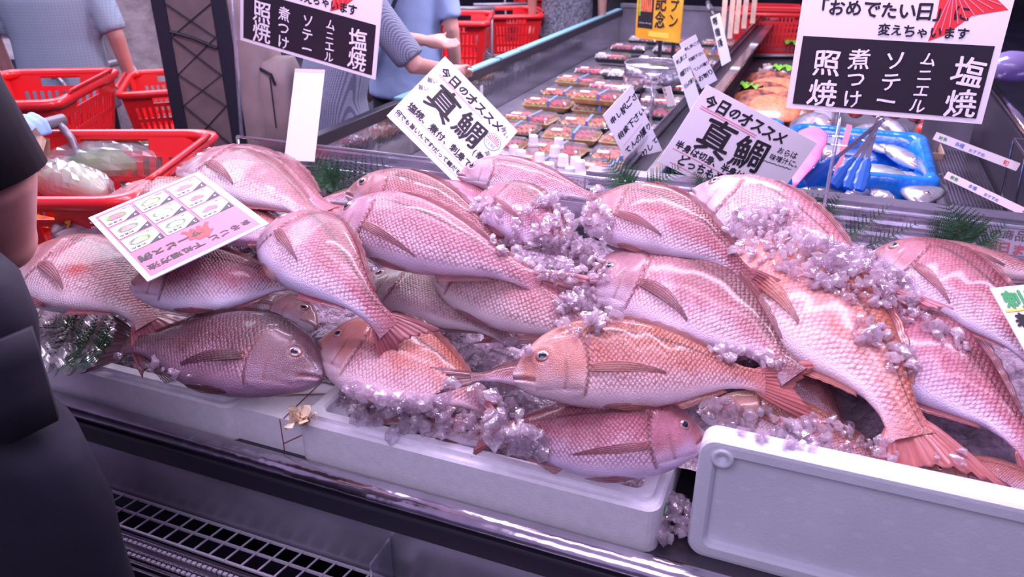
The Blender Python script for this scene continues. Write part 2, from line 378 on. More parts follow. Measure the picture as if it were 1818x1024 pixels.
def fish_material():
    m = bpy.data.materials.new('fish_skin'); m.use_nodes = True; nt = m.node_tree; b = nt.nodes['Principled BSDF']; L = nt.links
    N = lambda t: nt.nodes.new(t)
    def mth(op, a, bb=None, cl=False):
        n = N('ShaderNodeMath'); n.operation = op; n.use_clamp = cl
        for i, v in enumerate((a, bb)):
            if v is None: continue
            if isinstance(v, (int, float)): n.inputs[i].default_value = v
            else: L.new(v, n.inputs[i])
        return n.outputs[0]
    at = N('ShaderNodeAttribute'); at.attribute_name = 'fcol'
    uv = N('ShaderNodeUVMap'); uv.uv_map = 'UVMap'
    mp = N('ShaderNodeMapping'); mp.inputs['Scale'].default_value = (1.0, .72, 1); mp.inputs['Rotation'].default_value = (0, 0, R(45))
    L.new(uv.outputs[0], mp.inputs[0])
    vo = N('ShaderNodeTexVoronoi'); vo.voronoi_dimensions = '2D'; vo.inputs['Scale'].default_value = 74; vo.inputs['Randomness'].default_value = .34
    L.new(mp.outputs[0], vo.inputs['Vector'])
    edge = N('ShaderNodeMapRange'); edge.inputs['From Min'].default_value = .12; edge.inputs['From Max'].default_value = .70
    L.new(vo.outputs['Distance'], edge.inputs['Value'])
    mask = mth('MULTIPLY', edge.outputs[0], at.outputs['Alpha'])
    dark = N('ShaderNodeMix'); dark.data_type = 'RGBA'; dark.blend_type = 'MULTIPLY'
    dark.inputs['B'].default_value = (.58, .26, .24, 1)
    L.new(mask, dark.inputs['Factor']); L.new(at.outputs['Color'], dark.inputs['A'])
    # pale blotchy sheen
    nz = N('ShaderNodeTexNoise'); nz.inputs['Scale'].default_value = 9; nz.inputs['Detail'].default_value = 5; L.new(uv.outputs[0], nz.inputs['Vector'])
    bl = N('ShaderNodeMapRange'); bl.inputs['From Min'].default_value = .42; bl.inputs['From Max'].default_value = .72; bl.inputs['To Max'].default_value = .30
    L.new(nz.outputs['Fac'], bl.inputs['Value'])
    m2 = N('ShaderNodeMix'); m2.data_type = 'RGBA'; m2.inputs['B'].default_value = (.85, .58, .66, 1)
    f2 = mth('MULTIPLY', bl.outputs[0], mth('MULTIPLY', at.outputs['Alpha'], 1.0))
    lum = N('ShaderNodeRGBToBW'); L.new(at.outputs['Color'], lum.inputs[0])
    f2 = mth('MULTIPLY', f2, mth('MULTIPLY', lum.outputs[0], 2.2, True))
    L.new(f2, m2.inputs['Factor']); L.new(dark.outputs['Result'], m2.inputs['A'])
    # lateral line
    uv2 = N('ShaderNodeUVMap'); uv2.uv_map = 'line'; sp = N('ShaderNodeSeparateXYZ'); L.new(uv2.outputs[0], sp.inputs[0])
    d = mth('ABSOLUTE', mth('SUBTRACT', sp.outputs['Y'], .60))
    ll = mth('SUBTRACT', 1.0, mth('DIVIDE', d, .06), True)
    ll = mth('MULTIPLY', ll, mth('GREATER_THAN', sp.outputs['X'], .30)); ll = mth('MULTIPLY', ll, 1.0)
    m3 = N('ShaderNodeMix'); m3.data_type = 'RGBA'; m3.inputs['B'].default_value = (.10, .03, .035, 1)
    L.new(ll, m3.inputs['Factor']); L.new(m2.outputs['Result'], m3.inputs['A'])
    L.new(m3.outputs['Result'], b.inputs['Base Color'])
    # bump
    fn = N('ShaderNodeTexNoise'); fn.inputs['Scale'].default_value = 210; L.new(uv.outputs[0], fn.inputs['Vector'])
    hgt = mth('ADD', mth('MULTIPLY', mask, -1.0), mth('MULTIPLY', fn.outputs['Fac'], 1.1))
    bp = N('ShaderNodeBump'); bp.inputs['Strength'].default_value = 1; bp.inputs['Distance']  .default_value = .0016; L.new(hgt, bp.inputs['Height'])
    L.new(bp.outputs['Normal'], b.inputs['Normal'])
    b.inputs['Roughness'].default_value = .30; b.inputs['Specular IOR Level'].default_value = .7
    b.inputs['Coat Weight'].default_value = .45; b.inputs['Coat Roughness'].default_value = .13; b.inputs['Coat IOR'].default_value = 1.4
    return m
def fin_material(name, c1, c2):
    m = mat(name, c1, .3, coat=.5); nt = m.node_tree; b = nt.nodes['Principled BSDF']
    uv = nt.nodes.new('ShaderNodeUVMap'); uv.uv_map = 'UVMap'
    w = nt.nodes.new('ShaderNodeTexWave'); w.bands_direction = 'Y'; w.inputs['Scale'].default_value = 4 if 'tail' in name else 1.6; w.inputs['Distortion'].default_value = .8
    nt.links.new(uv.outputs[0], w.inputs['Vector'])
    n = nt.nodes.new('ShaderNodeTexNoise'); n.inputs['Scale'].default_value = 3; nt.links.new(uv.outputs[0], n.inputs['Vector'])
    a = nt.nodes.new('ShaderNodeMath'); a.operation = 'MULTIPLY_ADD'; nt.links.new(w.outputs['Fac'], a.inputs[0]); nt.links.new(n.outputs['Fac'], a.inputs[1]); a.inputs[2].default_value = .18
    mx = nt.nodes.new('ShaderNodeMix'); mx.data_type = 'RGBA'; mx.inputs['A'].default_value = (*c1, 1); mx.inputs['B'].default_value = (*c2, 1)
    nt.links.new(a.outputs[0], mx.inputs['Factor']); nt.links.new(mx.outputs['Result'], b.inputs['Base Color'])
    am = nt.nodes.new('ShaderNodeMapRange'); am.inputs['To Min'].default_value = .95 if 'tail' in name else .80; am.inputs['To Max'].default_value = .70 if 'tail' in name else .25
    nt.links.new(w.outputs['Fac'], am.inputs['Value']); nt.links.new(am.outputs['Result'], b.inputs['Alpha'])
    bp = nt.nodes.new('ShaderNodeBump'); bp.inputs['Distance'].default_value = .0012; nt.links.new(w.outputs['Fac'], bp.inputs['Height']); nt.links.new(bp.outputs['Normal'], b.inputs['Normal'])
    return m
FM = fish_material()
FIN = {k: (fin_material('tail_fin_' + k, tuple(c * .7 for c in p[4]), tuple(min(1, c * 1.35 + .03) for c in p[4])),
           fin_material('side_fin_' + k, tuple(c * .9 for c in p[4]), tuple(min(1, c * s_) for c, s_ in zip(p[1], (1.05, .95, .75))))) for k, p in PAL.items()}
EYE = [mat('eye_ring', (.36, .13, .12), .2, coat=1), mat('eye_iris', (.42, .28, .25), .15, .3, coat=1), mat('eye_pupil', (.01, .012, .04), .05, coat=1)]
BODIES = []   # (verts, faces) in world space for placing ice

def fish(label, pts, dor, pal='pink', hs=1.0, ws=1.0, tilt=30, roll=0, tail=1.0, tcurl=0.0, pect=True, group='sea bream piled on the ice', name='sea_bream', eye=True, pout=.0, seed=0, prot=0, ttwist=0, cat='fish', fmat=None, slim=None, fork=1.0, tailw=1.0):
    P = [PZ(x, y, z) for x, y, z in pts]; A, Bm, C = P
    S = np.linspace(0, 1, 41)
    def q(t): return A * ((t - .5) * (t - 1) * 2) + Bm * (-t * (t - 1) * 4) + C * (t * (t - .5) * 2)
    Q = [q(t) for t in S]; ln = [0]
    for a, b in zip(Q[:-1], Q[1:]): ln.append(ln[-1] + (b - a).length)
    Ln = ln[-1]; ln = np.array(ln) / Ln; Qn = np.array([tuple(p) for p in Q])
    cen = q(.5); hc = (CAM - cen); hc.z = 0; hc.normalize()
    S0 = Vector((0, 0, 1)) * math.cos(R(tilt)) + hc * math.sin(R(tilt))
    T0 = (C - A).normalized()
    D0 = (S0 - T0 * S0.dot(T0)).normalized().cross(T0)
    a0 = proj(cen); a1 = proj(cen + D0 * .05); sgn = 1 if ((a1[0] - a0[0]) * dor[0] + (a1[1] - a0[1]) * dor[1]) > 0 else -1
    def frame(x):
        """arrays x -> pos, T, D, S"""
        xi = np.clip(x, 0, 1)
        t = np.interp(xi, ln, S)
        pos = np.stack([np.interp(t, S, Qn[:, k]) for k in range(3)], -1)
        dt = .02
        an, bn, cn = [np.array(tuple(p)) for p in (A, Bm, C)]
        dq = an * (4 * t[..., None] - 3) + bn * (4 - 8 * t[..., None]) + cn * (4 * t[..., None] - 1)
        T = dq / np.linalg.norm(dq, axis=-1, keepdims=True)
        ext = (x - xi)[..., None] * Ln
        pos = pos + T * ext
        s0 = np.array(tuple(S0)); Sv = s0 - T * (T @ s0)[..., None]; Sv /= np.linalg.norm(Sv, axis=-1, keepdims=True)
        D = np.cross(Sv, T) * sgn
        r = R(roll); Sr = Sv * math.cos(r) - D * math.sin(r); Dr = D * math.cos(r) + Sv * math.sin(r)
        return pos, T, Dr, Sr
    def Mp(x, y, z):
        pos, T, D, Sv = frame(np.asarray(x, float))
        return pos + D * (np.asarray(y) * hs * Ln)[..., None] + Sv * (np.asarray(z) * Ln)[..., None]
    loc = np.array(tuple(cen))
    root = empty(name, cen, label, cat, group)
    topf = lambda x: cinterp(x, TOPS) * (slim or 1); botf = lambda x: cinterp(x, BOTS) * (slim or 1); wf = lambda x: cinterp(x, WS) * ws
    def mk(nm, V, F, m, uv=None, uv2=None, colr=None, sm_=True, mi=None):
        me = bpy.data.meshes.new(nm); V = np.asarray(V) - loc
        if sgn < 0: F = F[:, ::-1]
        me.from_pydata(V.tolist(), [], F.tolist()); me.update()
        for mm in (m if isinstance(m, (list, tuple)) else [m]): me.materials.append(mm)
        if mi is not None: me.polygons.foreach_set('material_index', mi)
        me.polygons.foreach_set('use_smooth', [sm_] * len(me.polygons))
        li = np.zeros(len(me.loops), int); me.loops.foreach_get('vertex_index', li)
        if uv is not None:
            l = me.uv_layers.new(name='UVMap'); l.data.foreach_set('uv', uv[li].ravel())
        if uv2 is not None:
            l = me.uv_layers.new(name='line'); l.data.foreach_set('uv', uv2[li].ravel())
        if colr is not None:
            c = me.attributes.new('fcol', 'FLOAT_COLOR', 'POINT'); c.data.foreach_set('color', colr.ravel())
        o = bpy.data.objects.new(nm, me); col.objects.link(o); o.parent = root; return o
    # body
    NU, NV = 150, 64
    u = np.concatenate([np.linspace(0, .3, 62) ** 1.0, np.linspace(.3, 1.03, NU - 61)[1:]]); u[0] = .0005
    th = np.linspace(0, 2 * np.pi, NV, endpoint=False)
    U, TH = np.meshgrid(u, th, indexing='ij')
    tp, bt, wd = topf(U), botf(U), wf(U)
    ymid = (tp + bt) / 2; hh = (tp - bt) / 2
    c_, s_ = np.cos(TH), np.sin(TH)
    Yl = ymid + hh * s_
    Zl = wd * np.sign(c_) * np.abs(c_) ** .85
    # belly fuller than back
    tn = (Yl - bt) / (tp - bt + 1e-6)
    Zl = Zl * (1 + .10 * (0.5 - tn))
    side = np.clip(np.abs(c_) * 2.2, 0, 1)
    xg = .292 - 1.6 * (Yl - .0) ** 2; gill = (Yl > -.135) & (Yl < .125)
    gl = gill * 1.0
    d = xg - U
    lip = gl * (sm(d, -.004, .003)) * np.exp(-np.clip(d, 0, 1) / .07) * .007
    groove = gl * np.exp(-((d + .007) / .007) ** 2) * .0035
    xp = .212 - 2.4 * (Yl + .01) ** 2; g2 = ((Yl > -.10) & (Yl < .02)) * np.exp(-((xp - U) / .007) ** 2) * .0028
    my = -.006 - .42 * U; mouth = (U < .088) * np.exp(-((Yl - my) / .006) ** 2) * .006
    lips = (1 - sm(U, .06, .10)) * (np.exp(-((Yl - my - .016) / .008) ** 2) + np.exp(-((Yl - my + .016) / .008) ** 2)) * .005
    knob = np.exp(-(((U - .312) / .016) ** 2 + ((Yl + .032) / .018) ** 2)) * .009
    jl = (U > .08) * (U < .27) * np.exp(-((Yl - (-.075 - .16 * (U - .08))) / .006) ** 2) * .003
    ed = np.hypot(U - .128, Yl * hs - .050)
    sock = np.exp(-((ed - .038) / .010) ** 2) * .004
    brow = -.0 * ed
    cheek = .006 * np.exp(-(((U - .17) / .05) ** 2 + ((Yl + .03) / .05) ** 2))
    dz = (lip - groove - g2 - mouth + sock + cheek + lips + knob - jl) * side
    wob = .0018 * np.sin(U * 37 + seed) * np.sin(TH * 3 + U * 11 + seed * 2)
    Zl = Zl + np.sign(c_) * (dz + wob * side)
    V = Mp(U, Yl, Zl).reshape(-1, 3)
    idx = np.arange(NU * NV).reshape(NU, NV)
    a = idx[:-1]; b = idx[1:]
    F = np.stack([a, b, np.roll(b, -1, 1), np.roll(a, -1, 1)], -1).reshape(-1, 4)
    back, flank, belly, head, tl = [np.array(c) for c in PAL[pal]]
    nz = (np.sin(U * 23 + seed * 3.1 + TH) * np.sin(TH * 2 + seed) * .05 + np.sin(U * 61 + 5 * Yl / .1 + seed) * .02)
    t = tn + nz
    C0 = belly + (flank - belly) * sm(t, .20, .52)[..., None]
    C0 = C0 + (back - C0) * sm(t, .50, .92)[..., None]
    hm = (1 - sm(U, xg - .02, xg + .01)) * gl + (1 - gl) * (1 - sm(U, .16, .22))
    hc2 = head + (belly * .95 - head) * (1 - sm(t, .05, .42))[..., None]
    hc2 = hc2 + (flank - hc2) * (sm(U, .10, .2) * sm(t, .3, .5) * (1 - sm(t, .6, .8)) * .7)[..., None]
    C0 = C0 + (hc2 - C0) * hm[..., None]
    snout = (1 - sm(U, .02, .055)) * (1 - sm(t, .75, 1.)) 
    C0 = C0 + (np.array((.62, .50, .60)) * (0.45 if pal in ('dark',) else 1) - C0) * (snout * .7)[..., None]
    mott = .5 + .5 * np.sin(U * 88 + 3 * np.sin(Yl * 60 + seed)) * np.sin(Yl * 75 + 4 * np.sin(U * 40 + seed))
    C0 = C0 * (1 - (hm * mott * .22 * sm(t, .25, .5))[..., None])
    C0 = C0 + (np.array((.50, .26, .36)) * (.4 if pal == 'dark' else 1) - C0) * (hm * np.exp(-(((U - .13) / .035) ** 2 + ((Yl + .005) / .022) ** 2)) * .6)[..., None]
    C0 = C0 + (np.array((.16, .05, .06)) - C0) * (hm * np.exp(-(((U - .075) / .007) ** 2 + ((Yl - .045) / .005) ** 2)) * .8)[..., None]
    rs_ = np.random.RandomState(seed); C0 = C0 * (1 + rs_.uniform(-.10, .10)) * (1 + np.array((.0, rs_.uniform(-.10, .12), rs_.uniform(-.10, .12))))
    pb = np.exp(-(((U - .315) / .022) ** 2 + ((Yl + .035) / .022) ** 2)) * .6
    C0 = C0 + (np.array((.45, .10, .09)) - C0) * pb[..., None]
    blot = np.clip(np.sin(U * 19 + seed) * np.sin(U * 7 + TH * 2 + seed * 2), 0, 1) * .25
    C0 = C0 * (1 - blot[..., None] * np.array((.35, .55, .55)))
    if seed == 1:
        bs = np.exp(-(((U - .52) / .035) ** 2 + ((Yl + .01) / .030) ** 2)) * .9 + np.exp(-(((U - .55) / .05) ** 2 + ((Yl + .0) / .06) ** 2)) * .3
        C0 = C0 + (np.array((.60, .02, .03)) - C0) * np.clip(bs * 1.3, 0, 1)[..., None]
    dk = np.clip(groove / .0035 * .85 + g2 / .0028 * .5 + mouth / .006 * .9 + jl / .003 * .45, 0, .9) * side
    C0 = C0 + (np.array((.20, .05, .05)) - C0) * dk[..., None]
    C0 = C0 + (np.array(tl) - C0) * (sm(U, .88, 1.02) * .8)[..., None]
    msk = (1 - hm) * sm(tn, .06, .22) * (1 - sm(U, .93, 1.0) * .6)
    colr = np.concatenate([np.clip(C0, 0, 1), msk[..., None]], -1).reshape(-1, 4)
    UV = np.stack([U + seed * .37, Yl * 1.0 + seed * .11], -1).reshape(-1, 2)
    t2 = Yl / (tp + 1e-6); t2 = np.where(Zl > 0, t2, t2)
    UV2 = np.stack([U, t2], -1).reshape(-1, 2)
    # caps
    V = np.vstack([V, Mp(np.array([-.004]), np.array([0.]), np.array([0.]))])
    capi = len(V) - 1
    Fl = F.tolist() + [[capi, int(idx[0, k]), int(idx[0, (k + 1) % NV])] for k in range(NV)]
    UV = np.vstack([UV, UV[0]]); UV2 = np.vstack([UV2, UV2[0]]); colr = np.vstack([colr, colr[0]])
    class _L(list):
        def __getitem__(s, k): return s
    if sgn < 0: Fl = [f[::-1] for f in Fl]
    me_F = _L(Fl); me_F.tolist = lambda: Fl
    mk('body', V, me_F, fmat or FM, UV, UV2, colr)
    BODIES.append((V[::1].tolist(), Fl))
    # grid sheet helper
    def sheet(nm, X, Y, Zs, m, thick=.0022):
        n, k = X.shape
        ii, jj = np.meshgrid(np.linspace(0, 1, n), np.linspace(0, 1, k), indexing='ij')
        tk = thick * (1 - .7 * ii) * np.sqrt(np.clip(1 - (2 * jj - 1) ** 2, .05, 1))
        Vt = np.vstack([Mp(X, Y, Zs + tk).reshape(-1, 3), Mp(X, Y, Zs - tk).reshape(-1, 3)])
        id0 = np.arange(n * k).reshape(n, k)
        f0 = np.stack([id0[:-1, :-1], id0[:-1, 1:], id0[1:, 1:], id0[1:, :-1]], -1).reshape(-1, 4)
        f1 = f0[:, ::-1] + n * k
        brd = np.concatenate([id0[0, :], id0[1:, -1], id0[-1, -2::-1], id0[-2:0:-1, 0]])
        b2 = np.roll(brd, -1); f2 = np.stack([b2, brd, brd + n * k, b2 + n * k], -1)
        Fa = np.vstack([f0[:, ::-1], f1[:, ::-1], f2[:, ::-1]])
        uvv = np.tile(np.stack([ii, jj], -1).reshape(-1, 2), (2, 1))
        mk(nm, Vt, Fa, m, uvv)
        BODIES.append((Vt.tolist(), Fa.tolist()))
    if tail:
        s, tt = np.meshgrid(np.linspace(0, 1, 14), np.linspace(-1, 1, 29), indexing='ij')
        lenn = (.135 + .105 * np.abs(tt) ** 1.3 * fork) * tail * (1 + .05 * np.sin(tt * 31 + seed))
        X = .985 + s * lenn
        Yt = tt * (.050 + (.105 * tailw) * s ** .8) 
        tw = R(ttwist) * s
        zz = tcurl * s ** 2 * .12 + .010 * np.sin(tt * 5 + seed) * s + .003 * np.sin(tt * 23) * s
        Yt2 = Yt * np.cos(tw) - zz * np.sin(tw); zz2 = Yt * np.sin(tw) + zz * np.cos(tw)
        sheet('tail_fin', X, Yt2, zz2, FIN[pal][0], .003)
    def sidez(x, y):
        tp, bt = topf(x), botf(x); yy = np.clip((y - (tp + bt) / 2) / ((tp - bt) / 2), -.98, .98)
        return wf(x) * (1 - yy ** 2) ** .42
    if pect:
        for sd in (1, -1):
            s, tt = np.meshgrid(np.linspace(0, 1, 16), np.linspace(-1, 1, 9), indexing='ij')
            wv = .026 * (np.sin(np.pi * np.clip(s * .86 + .12, 0, 1)) ** .8) * (1.02 - s * .72) + .003
            ang = R(-16 + prot)
            lx = s * .29; ly = tt * wv - .012 * s ** 2 * 2 * 0 + .02 * s * (1 - s)
            X = .305 + lx * math.cos(ang) - ly * math.sin(ang); Yp = -.030 + lx * math.sin(ang) + ly * math.cos(ang)
            zz = (sidez(X, Yp) + .006 + (.020 + pout) * np.sin(np.pi * np.clip(s, 0, 1) * .75) * (1 + .4 * tt)) * sd
            sheet('pectoral_fin', X, Yp, zz, FIN[pal][1], .002)
    # folded dorsal fin, anal fin, pelvic fins
    s, tt = np.meshgrid(np.linspace(0, 1, 40), np.linspace(0, 1, 5), indexing='ij')
    X = .27 + s * .60; hgt = (.020 + .008 * np.abs(np.sin(s * 34))) * np.sin(np.pi * np.clip(s * .93 + .05, 0, 1)) ** .5
    sheet('dorsal_fin', X + tt * .02, topf(X) - .006 + tt * hgt, tt * .012, FIN[pal][1], .003)
    s, tt = np.meshgrid(np.linspace(0, 1, 18), np.linspace(0, 1, 5), indexing='ij')
    X = .64 + s * .20; hgt = (.030 + .006 * np.abs(np.sin(s * 20))) * (1 - s * .6)
    sheet('anal_fin', X + tt * .03, botf(X) + .008 - tt * hgt, tt * .008, FIN[pal][1], .003)
    for sd in (1,):
        s, tt = np.meshgrid(np.linspace(0, 1, 14), np.linspace(-1, 1, 7), indexing='ij')
        wv = .012 * np.sin(np.pi * np.clip(s * .9 + .1, 0, 1)) + .002
        X = .335 + s * .21; Yp = botf(X) + .010 - .020 * s + tt * wv
        zz = (wf(X) * .22 + .008 + .006 * s + .01 * tt) * sd
        sheet('pelvic_fin', X, Yp, zz, FIN[pal][1], .003)
    if eye:
        rot = [0, .005, .011, .0155, .019, .0225, .0265, .029]
        for sd in (1, -1):
            ph = np.linspace(0, 2 * np.pi, 28, endpoint=False); X = []; Ye = []; Ze = []; zc = float(sidez(np.array([.128]), np.array([.050 / hs]))[0])
            for k, r in enumerate(rot):
                dome = .009 * (1 - (r / .029) ** 2) - .0005 + (.001 if k < 6 else 0)
                rr_ = max(r, .0003)
                X.append(.128 + rr_ * np.cos(ph)); Ye.append((.050 + rr_ * .92 * np.sin(ph)) / hs)
                base = sidez(.128 + rr_ * np.cos(ph), (.050 + rr_ * .92 * np.sin(ph)) / hs)
                mixb = .5 * base + .5 * zc if k < 7 else base
                Ze.append((mixb + dome + (.002 if k < 7 else -.004)) * sd)
            X, Ye, Ze = map(np.array, (X, Ye, Ze)); Ve = Mp(X, Ye, Ze).reshape(-1, 3)
            n = 28; ide = np.arange(len(rot) * n).reshape(-1, n)
            Fe = np.stack([ide[:-1], ide[1:], np.roll(ide[1:], -1, 1), np.roll(ide[:-1], -1, 1)], -1)
            if sd < 0: Fe = Fe[..., ::-1]
            mi = np.repeat([2, 2, 2, 1, 1, 0, 0], n)
            mk('eye', Ve, Fe.reshape(-1, 4), EYE, mi=mi.tolist())
    return root
# ------------------------------------------------------------------ the setting
struct('floor', MB().box((-4, 6, -.05), (14, 14, .05)), M['floor'])
struct('wall_back', MB().box((-4, 16, 1.6), (14, .1, 1.7)), M['wall'])
struct('wall_left', MB().box((-14, 6, 1.6), (.1, 14, 1.7)), M['wall'])
struct('wall_right', MB().box((5, 6, 1.6), (.1, 14, 1.7)), M['wall'])

# ---- fish display case
case = empty('display_case', (0, 1.4, 0), 'long refrigerated fish counter with silver front rail and grey lower panel', 'display case')
def cbuild(mb, name, m, **k): return mb.build(name, m, case, origin=(0, 1.4, 0), **k)
XL, XR = -1.62, 1.3
cbuild(MB().box(((XL + XR) / 2, 1.45, .755), ((XR - XL) / 2, .58, .012)), 'deck', M['deck'])
cbuild(MB().box(((XL + XR) / 2, 1.5, .37), ((XR - XL) / 2, .52, .37)), 'cabinet', M['black'])
# rail: rounded bar
rg = []
for x in (XL, XR):
    rg.append([Vector((x, .842 + .021 * math.cos(a) * (1.0), .770 + .016 * math.sin(a))) for a in [R(t) for t in range(0, 360, 15)]])
cbuild(MB().rings(rg), 'rail', M['steel_rail'], smooth=True)
cbuild(MB().box(((XL + XR) / 2, .828, .738), ((XR - XL) / 2, .010, .019)), 'rail_underside', M['black'], bevel=.004)
mb = MB(); mb.box(((XL + XR) / 2, .850, .655), ((XR - XL) / 2, .006, .070)); mb.box(((XL + XR) / 2, .843, .716), ((XR - XL) / 2, .002, .003)); cbuild(mb, 'front_panel', M['panel'])
mb = MB()
for y in (.770, .805, .838): mb.box(((XL + XR) / 2, y, .59), ((XR - XL) / 2, .0022, .002))
x = XL
while x < XR:
    mb.bar((x, .770, .592), (x + .012, .840, .592), .0032, .002); x += .034
cbuild(mb, 'air_grille', M['grille'])
cbuild(MB().box(((XL + XR) / 2, .80, .52), ((XR - XL) / 2, .055, .004)), 'air_duct', M['black'])
mb = MB()
for y, z in ((.755, .592), (.738, .584), (.722, .572)): mb.box(((XL + XR) / 2, y, z), ((XR - XL) / 2, .0035, .004))
mb.box(((XL + XR) / 2, .748, .575), ((XR - XL) / 2, .020, .002)); mb.box(((XL + XR) / 2, .712, .545), ((XR - XL) / 2, .003, .028))
cbuild(mb, 'front_trim', M['steel'], bevel=.001)
mb = MB(); x = XL
while x < XR: mb.box((x, .7465, .590), (.0035, .003, .002)); mb.box((x, .730, .580), (.0035, .003, .002)); x += .011
cbuild(mb, 'perforated_strip', M['grille'])
cbuild(MB().box(((XL + XR) / 2, .73, .26), ((XR - XL) / 2, .02, .26)), 'kick_panel', M['black'])
# rear ledge (ribbed metal) and clear rear screen
mb = MB(); mb.box(((XL + XR) / 2, 2.055, .86), ((XR - XL) / 2, .02, .10))
for k in range(5): mb.tube([(XL, 2.032, .80 + k * .030), (XR, 2.032, .80 + k * .030)], .010, 8)
mb.box(((XL + XR) / 2, 2.06, .965), ((XR - XL) / 2, .03, .006))
PE = -.58
mb = MB()
for k in range(5): mb.tube([(PE, 2.030, .815 + k * .032), (XR, 2.030, .815 + k * .032)], .012, 8)
mb.box(((PE + XR) / 2, 2.05, .86), ((XR - PE) / 2, .014, .09)); mb.box(((PE + XR) / 2, 2.045, .955), ((XR - PE) / 2, .028, .006))
cbuild(mb, 'ribbed_ledge', M['steel'], smooth=False)
mb = MB(); mb.box(((XL + PE) / 2, 2.06, .80), ((PE - XL) / 2, .02, .04)); mb.box(((XL + PE) / 2, 2.03, .85), ((PE - XL) / 2, .002, .012))
cbuild(mb, 'low_ledge', M['steel'])
mb = MB(); mb.box(((-1.735 + XR) / 2, 1.99, .865), ((XR - XL - .05) / 2, .003, .085)); cbuild(mb, 'clear_screen', M['acrylic'])
mb = MB(); mb.tube([(-1.735, 1.99, .952), (XR, 1.99, .952)], .005, 8); mb.tube([(-1.735, 1.99, .952), (-1.735, 1.99, .80)], .005, 8)
mb.tube([(-1.69, 1.985, .915), (-.62, 1.985, .915)], .0035, 6); mb.tube([(-1.69, 1.985, .915), (-1.71, 1.985, .90), (-1.69, 1.985, .885), (-.62, 1.985, .885)], .0025, 6)
cbuild(mb, 'screen_edge', M['acrylic_thick'], smooth=True)

# divider standing on the grille
p = PZ(716, 990, .595)
o = MB().box((p.x + .005, .81, .635), (.002, .030, .045)).box((p.x + .005, .79, .597), (.018, .010, .002)).build('grille_divider', M['acrylic_thick'], origin=(p.x, .81, .59))
tag(o, 'small clear plastic divider standing on the white grille below the rail', 'divider')

# ---- foam boxes
def foam_box(x0, x1, y0, y1, zt, hgt, label, mark=False):
    cx, cy, hx, hy = (x0 + x1) / 2, (y0 + y1) / 2, (x1 - x0) / 2, (y1 - y0) / 2
    root = empty('foam_box', (cx, cy, zt - hgt), label, 'foam box', 'white foam fish boxes')
    H_ = hgt; pr = [(0, 0), (0, H_ - .004), (.004, H_), (.013, H_), (.014, H_ + .008), (.030, H_ + .008), (.034, H_ + .004), (.036, H_ - .03), (.042, .03)]
    mb = MB(); mb.rings([rr(0, 0, hx - i, hy - i, max(.004, .022 - i * .3), z, 5) for i, z in pr]); mb.build('tray', M['foam'], root, smooth=False, bevel=0)
    BODIES.append(([(a + cx, b + cy, c + zt - hgt) for a, b, c in mb.v], [list(f) for f in mb.f]))
    return root
foam_box(-1.56, -.86, .868, 1.24, .838, .085, 'white foam box under the big dark fish at the left end of the counter')
foam_box(-.732, -.125, .872, 1.24, .845, .085, 'white foam box at the front centre holding ice and the fish facing right')
foam_box(-.09, .62, .97, 1.30, .86, .09, 'white foam box standing behind the upright foam lid')
bx = empty('foam_box', (-.79, .98, .762), 'plain white foam box with brown bands, wedged between the two front boxes', 'foam box', 'white foam fish boxes')
MB().rings([rr(0, 0, .125, .10, .01, z) for z in (0, .072)]).build('tray', M['foam'], bx)
mb = MB(); mb.bar((-.10, -.08, .0733), (.12, .02, .0733), .0015, .001); mb.bar((.03, -.10, .0733), (.02, .10, .0733), .0015, .001); mb.bar((.022, -.1006, .07), (.022, -.1006, .0), .0015, .001, up=(0, 1, 0)); mb.bar((.022, -.1006, .02), (.08, -.1006, .06), .0015, .001, up=(0, 1, 0))
mb.build('band', mat('band_brown', (.30, .07, .06), .5), bx)
# green recycling style mark on the end of box B
mk_ = MB(); mk_.tube([Vector((-.1238, .925 + .010 * math.cos(R(a)), .80 + .018 * math.sin(R(a)))) for a in range(0, 360, 30)], .0011, 5, closed=True); mk_.tube([(-.1238, .925, .79), (-.1238, .925, .81)], .001, 5)
bB = [o for o in bpy.data.objects if o.name.startswith('foam_box') and 'front centre' in o.get('label', '')][0]
mk_.build('green_mark', M['ink_green'], bB, origin=tuple(bB.location))
